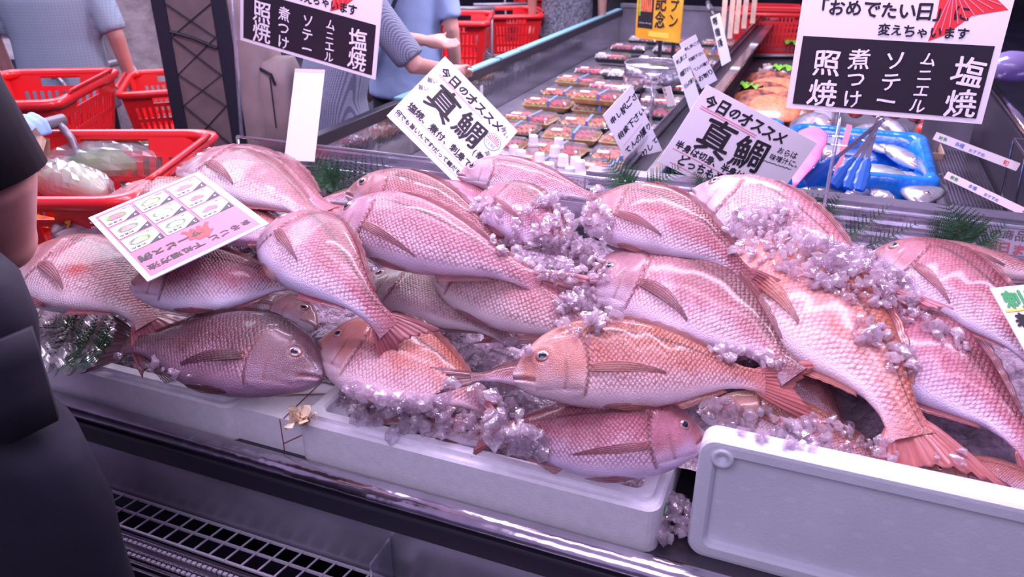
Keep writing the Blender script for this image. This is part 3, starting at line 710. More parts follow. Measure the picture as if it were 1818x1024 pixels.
# upright lid
TLp = PY(1250, 775, .925); TRp = PY(1818, 893, .925)
lid = empty('foam_board', (-.085, .895, .765), 'pale grey foam lid board standing on edge behind the front rail at the right', 'foam lid')
lid.rotation_euler = (R(-3), 0, 0)
HL = TLp.z - .765 + .012; WL = .75
f = lambda p: Vector((p.x, -p.z, p.y))
mb = MB(); cx, cz = WL / 2, HL / 2
pr = [(0, -.046), (0, -.006), (.004, -.001), (.010, 0), (.0125, 0), (.018, -.004), (.022, -.014)]
pr = [(0.004, -.046), (0, -.040), (0, -.006), (.003, -.001), (.008, 0), (.020, 0), (.0235, -.004), (.026, -.012)]
mb.rings([rr(cx, cz, cx - i, cz - i, max(.006, .022 - i * .4), z, 6, f) for i, z in pr])
BODIES.append(([tuple(lid.location + Vector(v)) for v in mb.v], [list(q) for q in mb.f]))
def board_mat():
    m = M['foam_board']; nt = m.node_tree; b = nt.nodes['Principled BSDF']; src = b.inputs['Base Color'].links[0].from_socket
    tc = nt.nodes.new('ShaderNodeTexCoord'); sp = nt.nodes.new('ShaderNodeSeparateXYZ'); nt.links.new(tc.outputs['Object'], sp.inputs[0])
    def mth(op, a, c=None):
        n = nt.nodes.new('ShaderNodeMath'); n.operation = op
        for i, v in enumerate((a, c)):
            if v is None: continue
            if isinstance(v, (int, float)): n.inputs[i].default_value = v
            else: nt.links.new(v, n.inputs[i])
        return n.outputs[0]
    row = mth('FLOOR', mth('DIVIDE', sp.outputs['Z'], .030))
    xs = mth('ADD', mth('DIVIDE', sp.outputs['X'], .060), mth('MULTIPLY', mth('MODULO', row, 2), .5))
    fx = mth('FRACT', xs); fz = mth('FRACT', mth('DIVIDE', sp.outputs['Z'], .030))
    mk = mth('MULTIPLY', mth('LESS_THAN', fx, .22), mth('LESS_THAN', fz, .22))
    st = mth('GREATER_THAN', mth('SINE', mth('MULTIPLY', sp.outputs['Z'], 2600)), -.2)
    mk = mth('MULTIPLY', mth('MULTIPLY', mk, st), .22)
    mx = nt.nodes.new('ShaderNodeMix'); mx.data_type = 'RGBA'; mx.inputs['B'].default_value = (.95, .95, 1, 1)
    nt.links.new(mk, mx.inputs['Factor']); nt.links.new(src, mx.inputs['A']); nt.links.new(mx.outputs['Result'], b.inputs['Base Color'])
board_mat()
mb.build('lid_panel', M['foam_board'], lid)
mb = MB(); c0 = Vector((.032, -.002, HL - .026))
mb.rings([[c0 + Vector((r * math.cos(R(a)), y, r * math.sin(R(a)))) for a in range(0, 360, 20)] for r, y in ((.016, .012), (.015, 0), (.010, -.001), (.0075, .0015), (.0055, .010))], cap1=True)
mb.build('corner_hole', M['foam_board'], lid, smooth=True)

# ice bed filling the boxes and the counter under the fish
def bedz(x, y):
    h = .822 + .10 * max(0, min(1, (y - 1.0) / .3)) - .14 * max(0, min(1, (y - 1.40) / .22)) + .012 * math.sin(x * 17 + y * 9) + .008 * math.sin(x * 41 - y * 37)
    if y < 1.05: h = min(h, .835)
    return h
mb = MB(); nx, ny = 150, 60; vs = []; fs = []
for j in range(ny + 1):
    for i in range(nx + 1):
        x = -1.52 + 2.5 * i / nx; y = 1.0 + .93 * j / ny
        z = bedz(x, y) + random.uniform(-.006, .006)
        
        z = max(.769, z - max(0, -1.38 - x) * 1.0)
        vs.append((x, y, z))
fs = [(j * (nx + 1) + i, j * (nx + 1) + i + 1, (j + 1) * (nx + 1) + i + 1, (j + 1) * (nx + 1) + i) for j in range(ny) for i in range(nx)]
mb.add(vs, fs); o = mb.build('ice_bed', M['icebed'], origin=(0, 1.4, .8)); tag(o, 'bed of crushed ice lying under the piled fish', 'ice', kind='stuff')
BODIES.append((vs, [list(q) for q in fs]))
for (x0, x1, y0, y1, zt) in ((-1.56, -.90, .905, 1.2, .815), (-.695, -.162, .905, 1.2, .82)):
    vs = []; n1, n2 = 60, 22
    for j in range(n2 + 1):
        for i in range(n1 + 1): vs.append((x0 + (x1 - x0) * i / n1, y0 + (y1 - y0) * j / n2, zt + random.uniform(-.005, .006)))
    fs = [(j * (n1 + 1) + i, j * (n1 + 1) + i + 1, (j + 1) * (n1 + 1) + i + 1, (j + 1) * (n1 + 1) + i) for j in range(n2) for i in range(n1)]
    o = MB().add(vs, fs).build('ice_layer', M['icebed'], origin=(x0, y0, zt)); tag(o, 'crushed ice layer filling the %s foam box' % ('left' if x0 < -1 else 'centre'), 'ice', kind='stuff')
    BODIES.append((vs, [list(q) for q in fs]))

# ------------------------------------------------------------------ the fish
G1, G2 = 'whole sea bream piled on the counter', 'sea bream half buried under the pile'
def F(label, pts, dor, **k): return fish(label, pts, dor, **k)
F('plump pink sea bream with a blood spot on its flank, leftmost on the pile', [(18, 478, .955), (150, 495, .965), (262, 568, .93)], (.6, -1), pal='pink', hs=1.34, tilt=27, roll=0, seed=1, tcurl=0, tail=.95, ttwist=40)
F('big dark brown sea bream facing right on the left foam box', [(570, 672, .915), (410, 630, .925), (232, 612, .90)], (0, -1), pal='dark', hs=1.03, tilt=38, seed=2, tail=.95)
F('brownish sea bream peeping out left of the pink recipe card', [(96, 418, .965), (220, 395, .965), (340, 450, .96)], (.2, -1), pal='brown', hs=.85, tilt=25, seed=3)
F('pale headed sea bream poking out above the pink recipe card', [(195, 354, 1.0), (340, 370, 1.01), (495, 400, .98)], (.3, -1), pal='gold', hs=.85, tilt=30, seed=4)
F('large pink sea bream behind the top corner of the pink recipe card', [(322, 300, 1.04), (440, 325, 1.05), (560, 385, 1.02)], (.4, -1), pal='pink', hs=.95, tilt=28, seed=5)
F('pink sea bream whose back shows behind the large one by the fern', [(330, 290, .99), (460, 318, 1.0), (575, 372, .98)], (.5, -1), pal='pink', hs=.95, tilt=20, seed=6)
F('pink tail end lying between the fern and the big middle fish', [(760, 372, .985), (660, 352, .985), (560, 360, .975)], (0, -1), pal='pink', hs=.7, seed=7, tail=.8)
F('pale bellied sea bream under the lower edge of the pink recipe card', [(236, 502, .985), (370, 500, 1.0), (528, 502, .975)], (.1, -1), pal='pink', hs=1.08, tilt=34, roll=8, seed=8, tail=.7, tcurl=.6, pect=False)
F('sea bream head peeping from behind the big dark fish', [(560, 582, .925), (450, 545, .93), (320, 560, .90)], (0, -1), pal='pink', hs=.75, tilt=25, seed=9, tail=0)
F('golden backed sea bream hidden behind the right edge of the recipe card', [(300, 400, .985), (420, 400, .99), (540, 440, .975)], (.3, -1), pal='gold', hs=.95, tilt=20, seed=10, tail=.8)
F('long pale sea bream on top of the pile in the middle', [(594, 392, 1.07), (760, 430, 1.09), (945, 500, 1.05)], (.3, -1), pal='pale', hs=.78, tilt=34, roll=18, seed=11)
F('pink sea bream lying just behind the long pale one', [(617, 345, 1.05), (740, 362, 1.06), (885, 425, 1.03)], (.3, -1), pal='pink', hs=.80, tilt=30, roll=22, seed=12, tail=.7, pect=True)
F('small headed sea bream half hidden in front of the diamond card', [(725, 352, 1.0), (810, 350, 1.01), (900, 395, .99)], (.3, -1), pal='pink', hs=.9, tilt=15, seed=13, tail=0)
F('sea bream with its tail hanging down towards the front boxes', [(484, 405, 1.05), (575, 475, 1.06), (682, 575, 1.0)], (1, -.8), pal='pink', hs=.98, tilt=34, roll=10, seed=14, tail=.82, ttwist=20, prot=8)
F('sea bream facing left over the corner of the centre foam box', [(566, 612, .93), (700, 648, .93), (870, 720, .89)], (.4, -1), pal='gold', hs=1.3, tilt=30, seed=15, tail=0, pect=False)
F('dark scaled sea bream in the shadow under the long pale one', [(640, 500, .965), (780, 540, .96), (900, 600, .93)], (.3, -1), pal='olive', hs=1.0, tilt=25, seed=16, tail=0, pect=False)
F('white bellied sea bream lying underneath the tail of the long pale one', [(770, 470, 1.0), (915, 535, 1.01), (1080, 600, .97)], (.6, -1), pal='pale', hs=.82, tilt=32, roll=20, seed=17, tail=.8, pect=False)
F('sea bream tail pointing left out of the ice beside the front fish', [(1080, 662, .93), (960, 664, .94), (842, 670, .955)], (0, -1), pal='brown', hs=.72, tilt=32, seed=18, tail=1.35)
F('sea bream tail half sunk in ice behind the left pointing tail', [(1080, 640, .92), (980, 618, .925), (880, 602, .925)], (0, -1), pal='pink', hs=.62, tilt=20, seed=19, tail=.9)
F('slim pale sea bream rearmost against the clear screen', [(815, 312, 1.04), (920, 318, 1.05), (1055, 352, 1.02)], (.2, -1), pal='pale', hs=.72, tilt=30, roll=20, seed=20, tail=.6, pect=False)
F('sea bream with ice heaped on its back below the diamond card', [(851, 352, 1.06), (940, 392, 1.07), (1040, 470, 1.02)], (1, -1), pal='pink', hs=.95, tilt=30, roll=14, seed=21, tail=.7, prot=10)
F('pink sea bream arching over the right half with its tail hanging down', [(1036, 385, 1.085), (1190, 405, 1.115), (1322, 492, 1.06)], (.5, -1), pal='pink', hs=1.0, tilt=32, roll=12, seed=22, tail=.92, prot=4)
F('sea bream with its head under the right diamond card and ice over its middle', [(1232, 342, 1.06), (1390, 410, 1.07), (1560, 525, 1.04)], (.6, -1), pal='pale', hs=.75, tilt=30, roll=18, seed=23, tail=.85, pect=False)
F('large brown sea bream with a bright eye in the centre right', [(1037, 505, 1.01), (1215, 530, 1.03), (1400, 660, .98)], (.7, -1), pal='brown', hs=1.16, tilt=34, seed=24, tail=0)
F('golden pink sea bream whose tail hangs over the upright foam lid', [(1240, 470, 1.00), (1450, 570, 1.01), (1610, 760, .955)], (1, -.7), pal='gold', hs=1.1, tilt=32, seed=25, tail=.95, prot=6)
F('broad coppery sea bream lying beside the hanging tail', [(1470, 540, .985), (1640, 640, .985), (1830, 790, .95)], (1, -.9), pal='pink', hs=1.12, tilt=32, seed=26, tail=.9)
F('red and white sea bream with ice on its head near the right edge', [(1545, 455, 1.05), (1690, 510, 1.06), (1850, 650, 1.02)], (.8, -1), pal='pink', hs=.90, tilt=32, roll=10, seed=27, tail=.8)
F('dark backed sea bream rearmost on the right under the price board', [(1590, 440, 1.02), (1740, 468, 1.02), (1900, 500, 1.0)], (0, -1), pal='brown', hs=.62, tilt=20, seed=28, tail=0)
F('golden pink sea bream in front with its head towards the left', [(912, 672, .985), (1120, 652, 1.0), (1345, 676, .975)], (0, -1), pal='gold', hs=.98, tilt=40, seed=29, tail=1.3, prot=12)
F('sea bream lying lowest at the front with its head to the right', [(1248, 772, .905), (1080, 782, .915), (880, 762, .89)], (0, -1), pal='pink', hs=.95, tilt=48, roll=0, seed=30, tail=.5, prot=6)
F('coarse scaled sea bream packed in ice behind the top of the foam lid', [(1245, 735, .90), (1420, 765, .905), (1600, 850, .88)], (.3, -1), pal='gold', hs=.85, tilt=25, seed=31, tail=0)
F('orange backed sea bream in the lower right corner above the foam lid', [(1640, 850, .91), (1760, 850, .92), (1900, 880, .92)], (.1, -1), pal='gold', hs=.85, tilt=25, seed=32, tail=0)
F('dark tail end sticking out of the ice behind the foam lid', [(1370, 640, .93), (1440, 700, .93), (1500, 770, .91)], (1, -.5), pal='brown', hs=.9, seed=33, tail=.9, pect=False)
F('red snapper coloured fish almost buried in the ice of the centre box', [(900, 790, .855), (790, 760, .86), (690, 748, .85)], (0, -1), pal='pink', hs=.62, seed=34, tail=.8, pect=False)
# ------------------------------------------------------------------ ice on the pile
_v = []; _f = []
for B_v, B_f in BODIES:
    o = len(_v); _v += [Vector(v) for v in B_v]; _f += [[i + o for i in f] for f in B_f]
BVH = BVHTree.FromPolygons(_v, _f)
t_ = (1 + 5 ** .5) / 2
ICO_V = [Vector(v).normalized() for v in [(-1, t_, 0), (1, t_, 0), (-1, -t_, 0), (1, -t_, 0), (0, -1, t_), (0, 1, t_), (0, -1, -t_), (0, 1, -t_), (t_, 0, -1), (t_, 0, 1), (-t_, 0, -1), (-t_, 0, 1)]]
ICO_F = [(0, 11, 5), (0, 5, 1), (0, 1, 7), (0, 7, 10), (0, 10, 11), (1, 5, 9), (5, 11, 4), (11, 10, 2), (10, 7, 6), (7, 1, 8), (3, 9, 4), (3, 4, 2), (3, 2, 6), (3, 6, 8), (3, 8, 9), (4, 9, 5), (2, 4, 11), (6, 2, 10), (8, 6, 7), (9, 8, 1)]
def sub1(V, Fs):
    V = list(V); c = {}; out = []
    def mid(a, b):
        k = (min(a, b), max(a, b))
        if k not in c: V.append(((V[a] + V[b]) / 2).normalized()); c[k] = len(V) - 1
        return c[k]
    for a, b, d in Fs:
        x, y, z = mid(a, b), mid(b, d), mid(d, a); out += [(a, x, z), (b, y, x), (d, z, y), (x, y, z)]
    return V, out
ICO2_V, ICO2_F = sub1(ICO_V, ICO_F)
def chunk(mb, c, r, fine=False):
    V, Fs = (ICO2_V, ICO2_F) if fine else (ICO_V, ICO_F)
    q = Quaternion((random.gauss(0, 1), random.gauss(0, 1), random.gauss(0, 1), random.gauss(0, 1))); q.normalize()
    s = Vector((random.uniform(.8, 1.35), random.uniform(.6, 1.1), random.uniform(.45, .85)))
    vs = [c + q @ Vector((v.x * s.x, v.y * s.y, v.z * s.z)) * r * random.uniform(.62, 1.25) for v in V]
    mb.add(vs, Fs)
def hit(px, py):
    d = ray(px, py).normalized(); h = BVH.ray_cast(CAM, d)
    return h[0], h[1]
def ice(label, ells, hgt=.02, r=(.0045, .0135), dens=1.0, m='ice', name='crushed_ice'):
    mb = MB(); pts = []
    for (cx, cy, rx, ry, rot) in ells:
        n = int(rx * ry * math.pi / 75 * dens)
        for _ in range(n):
            a = random.uniform(0, 2 * math.pi); q = math.sqrt(random.random())
            X = rx * q * math.cos(a); Y = ry * q * math.sin(a); c, s = math.cos(R(rot)), math.sin(R(rot))
            p, nrm = hit(cx + X * c - Y * s, cy + X * s + Y * c)
            if p is None or p.y > 1.96 or p.z < .75: continue
            rad = random.uniform(*r) * (1.15 - .4 * q)
            if nrm.dot(CAM - p) < 0: nrm = -nrm
            p = p + nrm * rad * .4 + Vector((0, -.25, 1)) * hgt * (1 - q * q) * random.random()
            chunk(mb, p, rad); pts.append(p)
    if not pts: return
    c = sum(pts, Vector()) / len(pts)
    o = mb.build(name, M[m], origin=tuple(c), smooth=False); tag(o, label, 'ice', kind='stuff'); return o
ice('heap of crushed ice in the middle of the pile below the diamond card', [(985, 425, 85, 62, 25), (1010, 470, 75, 45, 20), (910, 440, 40, 18, 20), (1060, 400, 30, 40, 0)], .03)
ice('large ridge of crushed ice across the right of the pile', [(1345, 415, 62, 52, 10), (1440, 462, 85, 48, 25), (1530, 495, 75, 48, 20), (1390, 380, 40, 18, 20), (1590, 520, 45, 35, 20)], .035)
ice('crushed ice around the tail of the long pale fish', [(1030, 560, 50, 42, 20)], .025)
ice('small clump of ice behind the pink fish near the diamond card', [(868, 375, 32, 20, 20), (1000, 362, 50, 18, 15)], .015)
ice('crushed ice spilling over the front edge of the centre foam box', [(640, 722, 40, 36, 20), (740, 742, 110, 30, 10), (880, 735, 50, 26, 10), (930, 790, 50, 30, 10)], .03, r=(.008, .019), dens=.8)
ice('wet ice around the two hidden tails in the centre', [(900, 622, 55, 16, 5)], .015)
ice('thin ice lying between the front fish and the large brown fish', [(1320, 632, 75, 16, 10), (1280, 725, 45, 13, 0)], .01)
ice('ice scattered over the fish behind the foam lid', [(1400, 765, 140, 32, 12), (1560, 800, 40, 25, 10), (1480, 760, 40, 18, 10), (1690, 810, 30, 14, 0)], .008, dens=.45)
ice('ice lying between the coppery fish and the red and white fish', [(1540, 590, 35, 26, 20), (1655, 585, 70, 18, 30), (1600, 640, 35, 30, 20)], .012, dens=.6)
ice('ice frosting the belly of the large brown fish', [(1090, 562, 36, 12, 25)], .01, dens=.5)
ice('ice under the tail of the dark fish in the left foam box', [(300, 665, 60, 10, 12), (260, 645, 50, 10, 12)], .008, dens=.5)
mb = MB(); p = PZ(1165, 965, .775)
pc = p.copy()
for _ in range(130):
    a = random.uniform(0, 6.28); q = math.sqrt(random.random()); chunk(mb, p + Vector((.045 * q * math.cos(a), .05 + .05 * q * math.sin(a), .012 + .035 * (1 - q) * random.random())), random.uniform(.006, .013))
tag(mb.build('crushed_ice', M['ice'], origin=tuple(pc)), 'little heap of ice on the metal deck between foam box and lid', 'ice', kind='stuff')
mb = MB(); p = PZ(1105, 1012, .62)
for _ in range(60): chunk(mb, p + Vector((random.gauss(0, .03), random.uniform(-.02, .01), random.uniform(-.02, .01))), random.uniform(.005, .010))
tag(mb.build('crushed_ice', M['ice'], origin=tuple(p)), 'melting ice below the front rail near the bottom edge', 'ice', kind='stuff')
for k, (px, py, r, lab) in enumerate([(880, 775, .034, 'big clear ice lump on the front rim of the centre foam box'), (925, 795, .028, 'ice lump against the belly of the lowest front fish'), (935, 715, .024, 'dark clear ice lump under the chin of the front fish'),
        (800, 688, .016, 'ice lump on the left pointing fish tail'), (640, 750, .022, 'ice lump at the left end of the centre box'), (610, 712, .020, 'ice lump leaning on the inner wall of the centre box'), (700, 780, .022, 'ice lump in front of the buried red fish'),
        (1240, 725, .020, 'dark wet ice lump above the head of the lowest front fish'), (785, 720, .026, 'ice lump in the middle of the centre box'), (1000, 385, .022, 'ice lump by the pectoral fin below the diamond card'), (975, 365, .026, 'flat glassy ice lump at the back of the middle heap'),
        (1545, 600, .022, 'ice lump beside the tail buried in the right ice ridge'), (1330, 395, .026, 'ice lump crowning the right ice ridge'), (1500, 480, .024, 'ice lump in the middle of the right ice ridge'), (1020, 545, .026, 'ice lump on the tail of the long pale fish'),
        (845, 700, .022, 'ice lump touching the left pointing tail from below'), (1060, 345, .018, 'ice lump beside the rearmost slim fish')]):
    p, n = hit(px, py)
    if p is None: continue
    mb = MB(); chunk(mb, Vector((0, 0, 0)), r * .9, True); o = mb.build('ice_lump', M['ice_clear'], smooth=False); o.location = p + Vector((0, -.2, 1)) * r * .45
    tag(o, lab, 'ice', 'large ice lumps')

# dry bonito scrap on the rim corner
p = PZ(533, 752, .846)
mb = MB()
for k in range(16):
    c = Vector((random.gauss(0, .010), random.gauss(0, .008), .006 + random.random() * .018)); q = Quaternion((random.gauss(0, 1), random.gauss(0, 1), random.gauss(0, 1), random.gauss(0, 1))).normalized()
    pts = [c + q @ Vector((x, y, .004 * math.sin(x * 300))) for x, y in ((-.011, -.006), (-.003, -.008), (.005, -.006), (.012, -.004), (.010, .006), (.002, .007), (-.005, .008), (-.010, .004))]
    mb.add(pts, [(0, 1, 2, 3, 4, 5, 6, 7)])
o = mb.build('crumpled_wrapper', M['wax']); o.location = p; tag(o, 'crumpled cream coloured scrap on the corner of the centre foam box', 'scrap')

# ------------------------------------------------------------------ ferns
def fern(base, tip, label, wid=.35, nb=11, up=None, bend=.08):
    base, tip = Vector(base), Vector(tip); U = tip - base; Ln = U.length; U.normalize()
    nrm = (CAM - base).normalized(); nrm = (nrm - U * nrm.dot(U)).normalized() if up is None else Vector(up)
    V = nrm.cross(U).normalized(); nrm = U.cross(V)
    mb = MB(); mp = lambda u, v, w=0: U * (u * Ln) + V * (v * Ln + bend * Ln * u * u) + nrm * w * Ln
    mb.tube([mp(t / 8, 0) for t in range(9)], [.0016 * (1 - t / 11) for t in range(9)], 5)
    for k in range(nb):
        t = .14 + .82 * k / nb; bl = wid * (1 - t) ** .75 * (.55 + .45 * min(1, t * 5)) + .03
        for sd in (-1, 1):
            a = R(52 + 8 * (1 - t)); du, dv = math.cos(a), math.sin(a) * sd; w0 = random.uniform(-.05, .05)
            e = lambda s: mp(t + du * bl * s, dv * bl * s, w0 * s + .03 * s * s)
            mb.tube([e(0), e(.5), e(1)], [.0009, .0007, .0003], 4)
            nl = max(6, int(bl * 30))
            for j in range(nl):
                s = (j + .6) / nl; c = e(s); dr = (e(1) - e(0)).normalized(); sdv = dr.cross(nrm).normalized(); ll = Ln * bl * .22 * (1 - s * .75)
                for q in (-1, 1):
                    tipv = c + (sdv * q * .8 + dr * .7) * ll * .95; wv = dr * ll * .34
                    mb.add([c - wv, c + wv, tipv + nrm * random.uniform(-.1, .25) * ll], [(0, 1, 2)])
    o = mb.build('fern_sprig', M['fern']); o.location = base
    return tag(o, label, 'fern', 'green plastic fern sprigs')
YF = 1.955
for (b, t_p, lab, wd) in [((600, 345), (545, 262), 'fern sprig in front of the blank pale card', .55), ((560, 340), (700, 300), 'fern sprig leaning right beside the blank pale card', .35),
        ((385, 290), (360, 258), 'small fern tip left of the acrylic post', .6), ((470, 300), (435, 272), 'small fern tip right of the acrylic post', .6),
        ((1125, 345), (1080, 275), 'fern sprig below the leaning white price card', .55), ((1140, 342), (1215, 300), 'fern sprig between the price card and the right diamond card', .4), ((1255, 350), (1235, 300), 'fern tip poking up below the right diamond card', .5),
        ((1470, 425), (1368, 335), 'big fern sprig beside the right diamond card, left of the ledge', .50), ((1450, 420), (1500, 345), 'fern sprig standing on the ribbed ledge', .40), ((1490, 430), (1590, 370), 'fern sprig lying to the right on the ribbed ledge', .26), ((1530, 440), (1640, 400), 'thin fern sprig low on the ribbed ledge', .2),
        ((1715, 450), (1690, 352), 'upright fern sprig in front of the expiry notice', .62), ((1730, 452), (1795, 398), 'fern sprig overlapping the red writing of the expiry notice', .45), ((1690, 450), (1650, 420), 'small fern tip left of the expiry notice', .4)]:
    yf = 1.70 if b[0] < 400 else YF; fern(PY(*b, yf), PY(*t_p, yf - .015), lab, wd)
for (b, t_p, lab, wd) in [((215, 640), (95, 560), 'fern sprig under plastic film at the left end', .4), ((140, 640), (190, 590), 'fern sprig below the leftmost sea bream', .4), ((110, 590), (160, 520), 'fern sprig beside the leftmost sea bream belly', .4), ((330, 648), (215, 632), 'dark fern stalk lying on the left foam box ice', .12), ((95, 640), (170, 650), 'short fern sprig over the left foam box rim', .4)]:
    fern(PZ(*b, .862), PZ(*t_p, .885), lab, wd, up=(0, -.3, .95))
# crumpled film at left end
mb = MB(); n = 24; c0 = PZ(120, 590, .87)
vs = [(c0.x + (i / n - .5) * .26, c0.y + (j / n - .5) * .22, .868 + .012 * math.sin(i * 1.3 + j * .7) + .008 * math.sin(j * 2.1 - i * .5)) for j in range(n + 1) for i in range(n + 1)]
mb.add(vs, [(j * (n + 1) + i, j * (n + 1) + i + 1, (j + 1) * (n + 1) + i + 1, (j + 1) * (n + 1) + i) for j in range(n) for i in range(n)])
tag(mb.build('plastic_film', M['bag'], origin=tuple(c0), smooth=True), 'crumpled clear film over ferns at the left end of the counter', 'film')

# ------------------------------------------------------------------ cards and boards
DL = 'set out on the fish counter'
YC = 2.0
s, W, H = sign('price_card', *quad([(790, 100), (919, 233), (822, 345), (686, 205)], PY(790, 100, 2.06)), 'white diamond-tilted card with brush writing, left of the sauce bottles', 'sign')
K = M['ink']
text(s, '今日のオススメ', .06 * W, H * .81, W * .118, K, off=.05, jit=.09)
line(s, [(.08 * W, H * .79), (.66 * W, H * .785)], .002, M['ink_pink']); line(s, [(.08 * W, H * .775), (.55 * W, H * .772)], .0015, M['ink_pink'])
text(s, '真鯛', .12 * W, H * .42, W * .36, K, off=.02, jit=.07)
text(s, '(養殖)', .80 * W, H * .40, W * .09, K)
text(s, '塩焼、煮付、刺身でも、', .07 * W, H * .235, W * .092, K, off=.045)
line(s, [(.07 * W, H * .215), (.9 * W, H * .20)], .0015, M['ink_pink'])
text(s, '何でも旨いんです!だって鯛だもの。', .03 * W, H * .09, W * .060, K, off=.045, sx=.98)
line(s, [(.03 * W, H * .07), (.95 * W, H * .06)], .0015, M['ink_pink'])
text(s, '旨い', .04 * W, H * .62, W * .055, K, rot=R(35)); text(s, '旨い', .03 * W, H * .48, W * .055, K, rot=R(35))
text(s, '旨い', .85 * W, H * .88, W * .06, K, rot=R(-30)); text(s, '旨い', .88 * W, H * .52, W * .06, K, rot=R(-30))
mb = MB(); cx, cy, rd = .88 * W, .67 * H, .085 * W
ci = [(cx + rd * math.cos(R(a)), cy + rd * math.sin(R(a))) for a in range(0, 360, 15)]
poly(s, [(cx + rd * 1.1 * math.cos(R(a)), cy + rd * 1.1 * math.sin(R(a))) for a in range(0, 360, 15)], M['ink_blue'], 'round_sticker', .0011)
poly(s, ci, M['ink_white'], 'sticker_face', .0013)
mb = MB()
for k in range(9):
    a = R(5 + k * 21); mb.add([(cx, cy, .0015), (cx + rd * .9 * math.cos(a - .09), cy + rd * .9 * math.sin(a - .09), .0015), (cx + rd * .9 * math.cos(a + .09), cy + rd * .9 * math.sin(a + .09), .0015)], [(0, 1, 2)])
mb.build('sun_rays', M['ink_red'], s); text(s, 'CLBE', cx - rd * .75, cy - rd * .6, rd * .62, M['ink_blue'], jit=0)
mb = MB(); mb.tube([(W * .5, H * .5, -.004), (W * .9, H * .05, -.004)], .003, 6); mb.build('clear_stick', M['acrylic_thick'], s)

s, W, H = sign('price_card', *quad([(1255, 150), (1451, 254), (1374, 372), (1165, 285)], PY(1255, 150, 2.06)), 'white tilted card with brush writing, beside the pink sleeve', 'sign')
text(s, '今日のオススメ', .05 * W, H * .80, W * .105, K, off=.05, jit=.09)
line(s, [(.05 * W, H * .775), (.55 * W, H * .765)], .002, M['ink_pink']); line(s, [(.05 * W, H * .75), (.55 * W, H * .74)], .002, M['ink_pink'])
text(s, '真鯛', .13 * W, H * .36, W * .31, K, off=.02, jit=.08)
text(s, 'おらは', .76 * W, H * .70, W * .058, K, rot=R(8)); text(s, '味噌汁に。', .74 * W, H * .60, W * .055, K, rot=R(8))
line(s, [(.68 * W + i * .018 * W, H * (.54 + .012 * (i % 2) + .004 * i)) for i in range(16)], .0016, K)
text(s, '半身は切身、半身はおさしみ', .04 * W, H * .24, W * .070, K, off=.045); line(s, [(.04 * W, H * .215), (.9 * W, H * .20)], .0014, M['ink_pink'])
text(s, 'どっちも楽しい!', .12 * W, H * .09, W * .085, K, off=.045); line(s, [(.08 * W, H * .06), (.9 * W, H * .05)], .0014, M['ink_pink'])

def hanging(TL, TR, BL, label, h, split, full, w=None):
    s, W, H = sign('hanging_board', TL, TR, BL, label, 'sign', m=M['paper'], th=.004, h=h, w=w)
    yb = h * split; z0 = .0024
    rect(s, .012, .010, W - .012, yb, M['board_black'], 'black_panel', z=.0024)
    for k, st in enumerate(['照焼', '煮つけ', 'ソテー', 'ムニエル', '塩焼']):
        n = len(st); sz = min(yb * .86 / n, W * .14) if n > 2 else yb * .40
        sz = yb * (.40 if n == 2 else (.27 if n == 3 else .205))
        text(s, st, W * (.10 + .175 * k) + (0 if n == 2 else sz * .12), yb - sz * 1.02 - .012 + (0 if n == 2 else 0), sz, M['ink_white'], vertical=True, off=.018, z=.0034, jit=.06)
    u = W
    text(s, '毎日を', .09 * u, yb + (h - yb) * .70, u * .085, K, z=.0026, off=.035); text(s, '「おめでたい日」に', .05 * u, yb + (h - yb) * .34, u * .088, K, z=.0026, off=.035)
    text(s, '変えちゃいます', .40 * u, yb + (h - yb) * .08, u * .064, K, z=.0030, off=.035)
    # red fish tail drawing
    T = [(.63, .98), (.665, .60), (.67, .30), (.655, .02), (.73, .12), (.78, .26), (.83, .40), (.92, .46), (.985, .50), (.93, .62), (.84, .74), (.80, .99)]
    poly(s, [(x * u, yb + (h - yb) * y) for x, y in T], M['ink_red'], 'fish_tail_picture', .0024)
    mb = MB()
    for k in range(9):
        x0, y0 = .72, .78; x1 = .67 + .035 * k; y1 = .12 + .055 * k
        mb.bar((x0 * u, yb + (h - yb) * y0, .0027), (x1 * u, yb + (h - yb) * y1, .0027), .0016, .0002)
    mb.build('fin_rays', M['ink_pink'], s)
    return s, W, H
YR = 1.75
s, W, H = hanging(PY(1434, -60, YR), PY(1814, -50, YR), PY(1414, 184, YR), 'large black and white cooking board standing over the blue fish tub', .275, .53, True)
MB().tube([(W * .3, H * .0, -.006), (W * .3, -.26, -.004)], .004, 8).build('clear_post', M['acrylic_thick'], s, smooth=True)
s, W, H = hanging(PY(428, -120, 2.02), PY(684, -55, 2.02), PY(434, 92, 2.02), 'black and white cooking board fixed to the clear post at the left', .305, .50, True)
a = PY(405, -120, 1.99); b = PY(429, 240, 1.99)
o = MB().tube([a, b], .0065, 10).build('acrylic_post', M['acrylic_thick'], origin=tuple(b), smooth=True); tag(o, 'tall clear acrylic post at the left end of the clear screen', 'post')

# blank pale card
s, W, H = sign('blank_card', *quad([(524, 122), (577, 124), (555, 288), (498, 284)], PY(524, 122, 2.0)), 'tall narrow blank pale card standing before the backpack', 'card', m=M['paper_cream'])
rect(s, 0, H * .965, W, H, mat('card_edge', (.75, .55, .62), .5), 'top_edge')
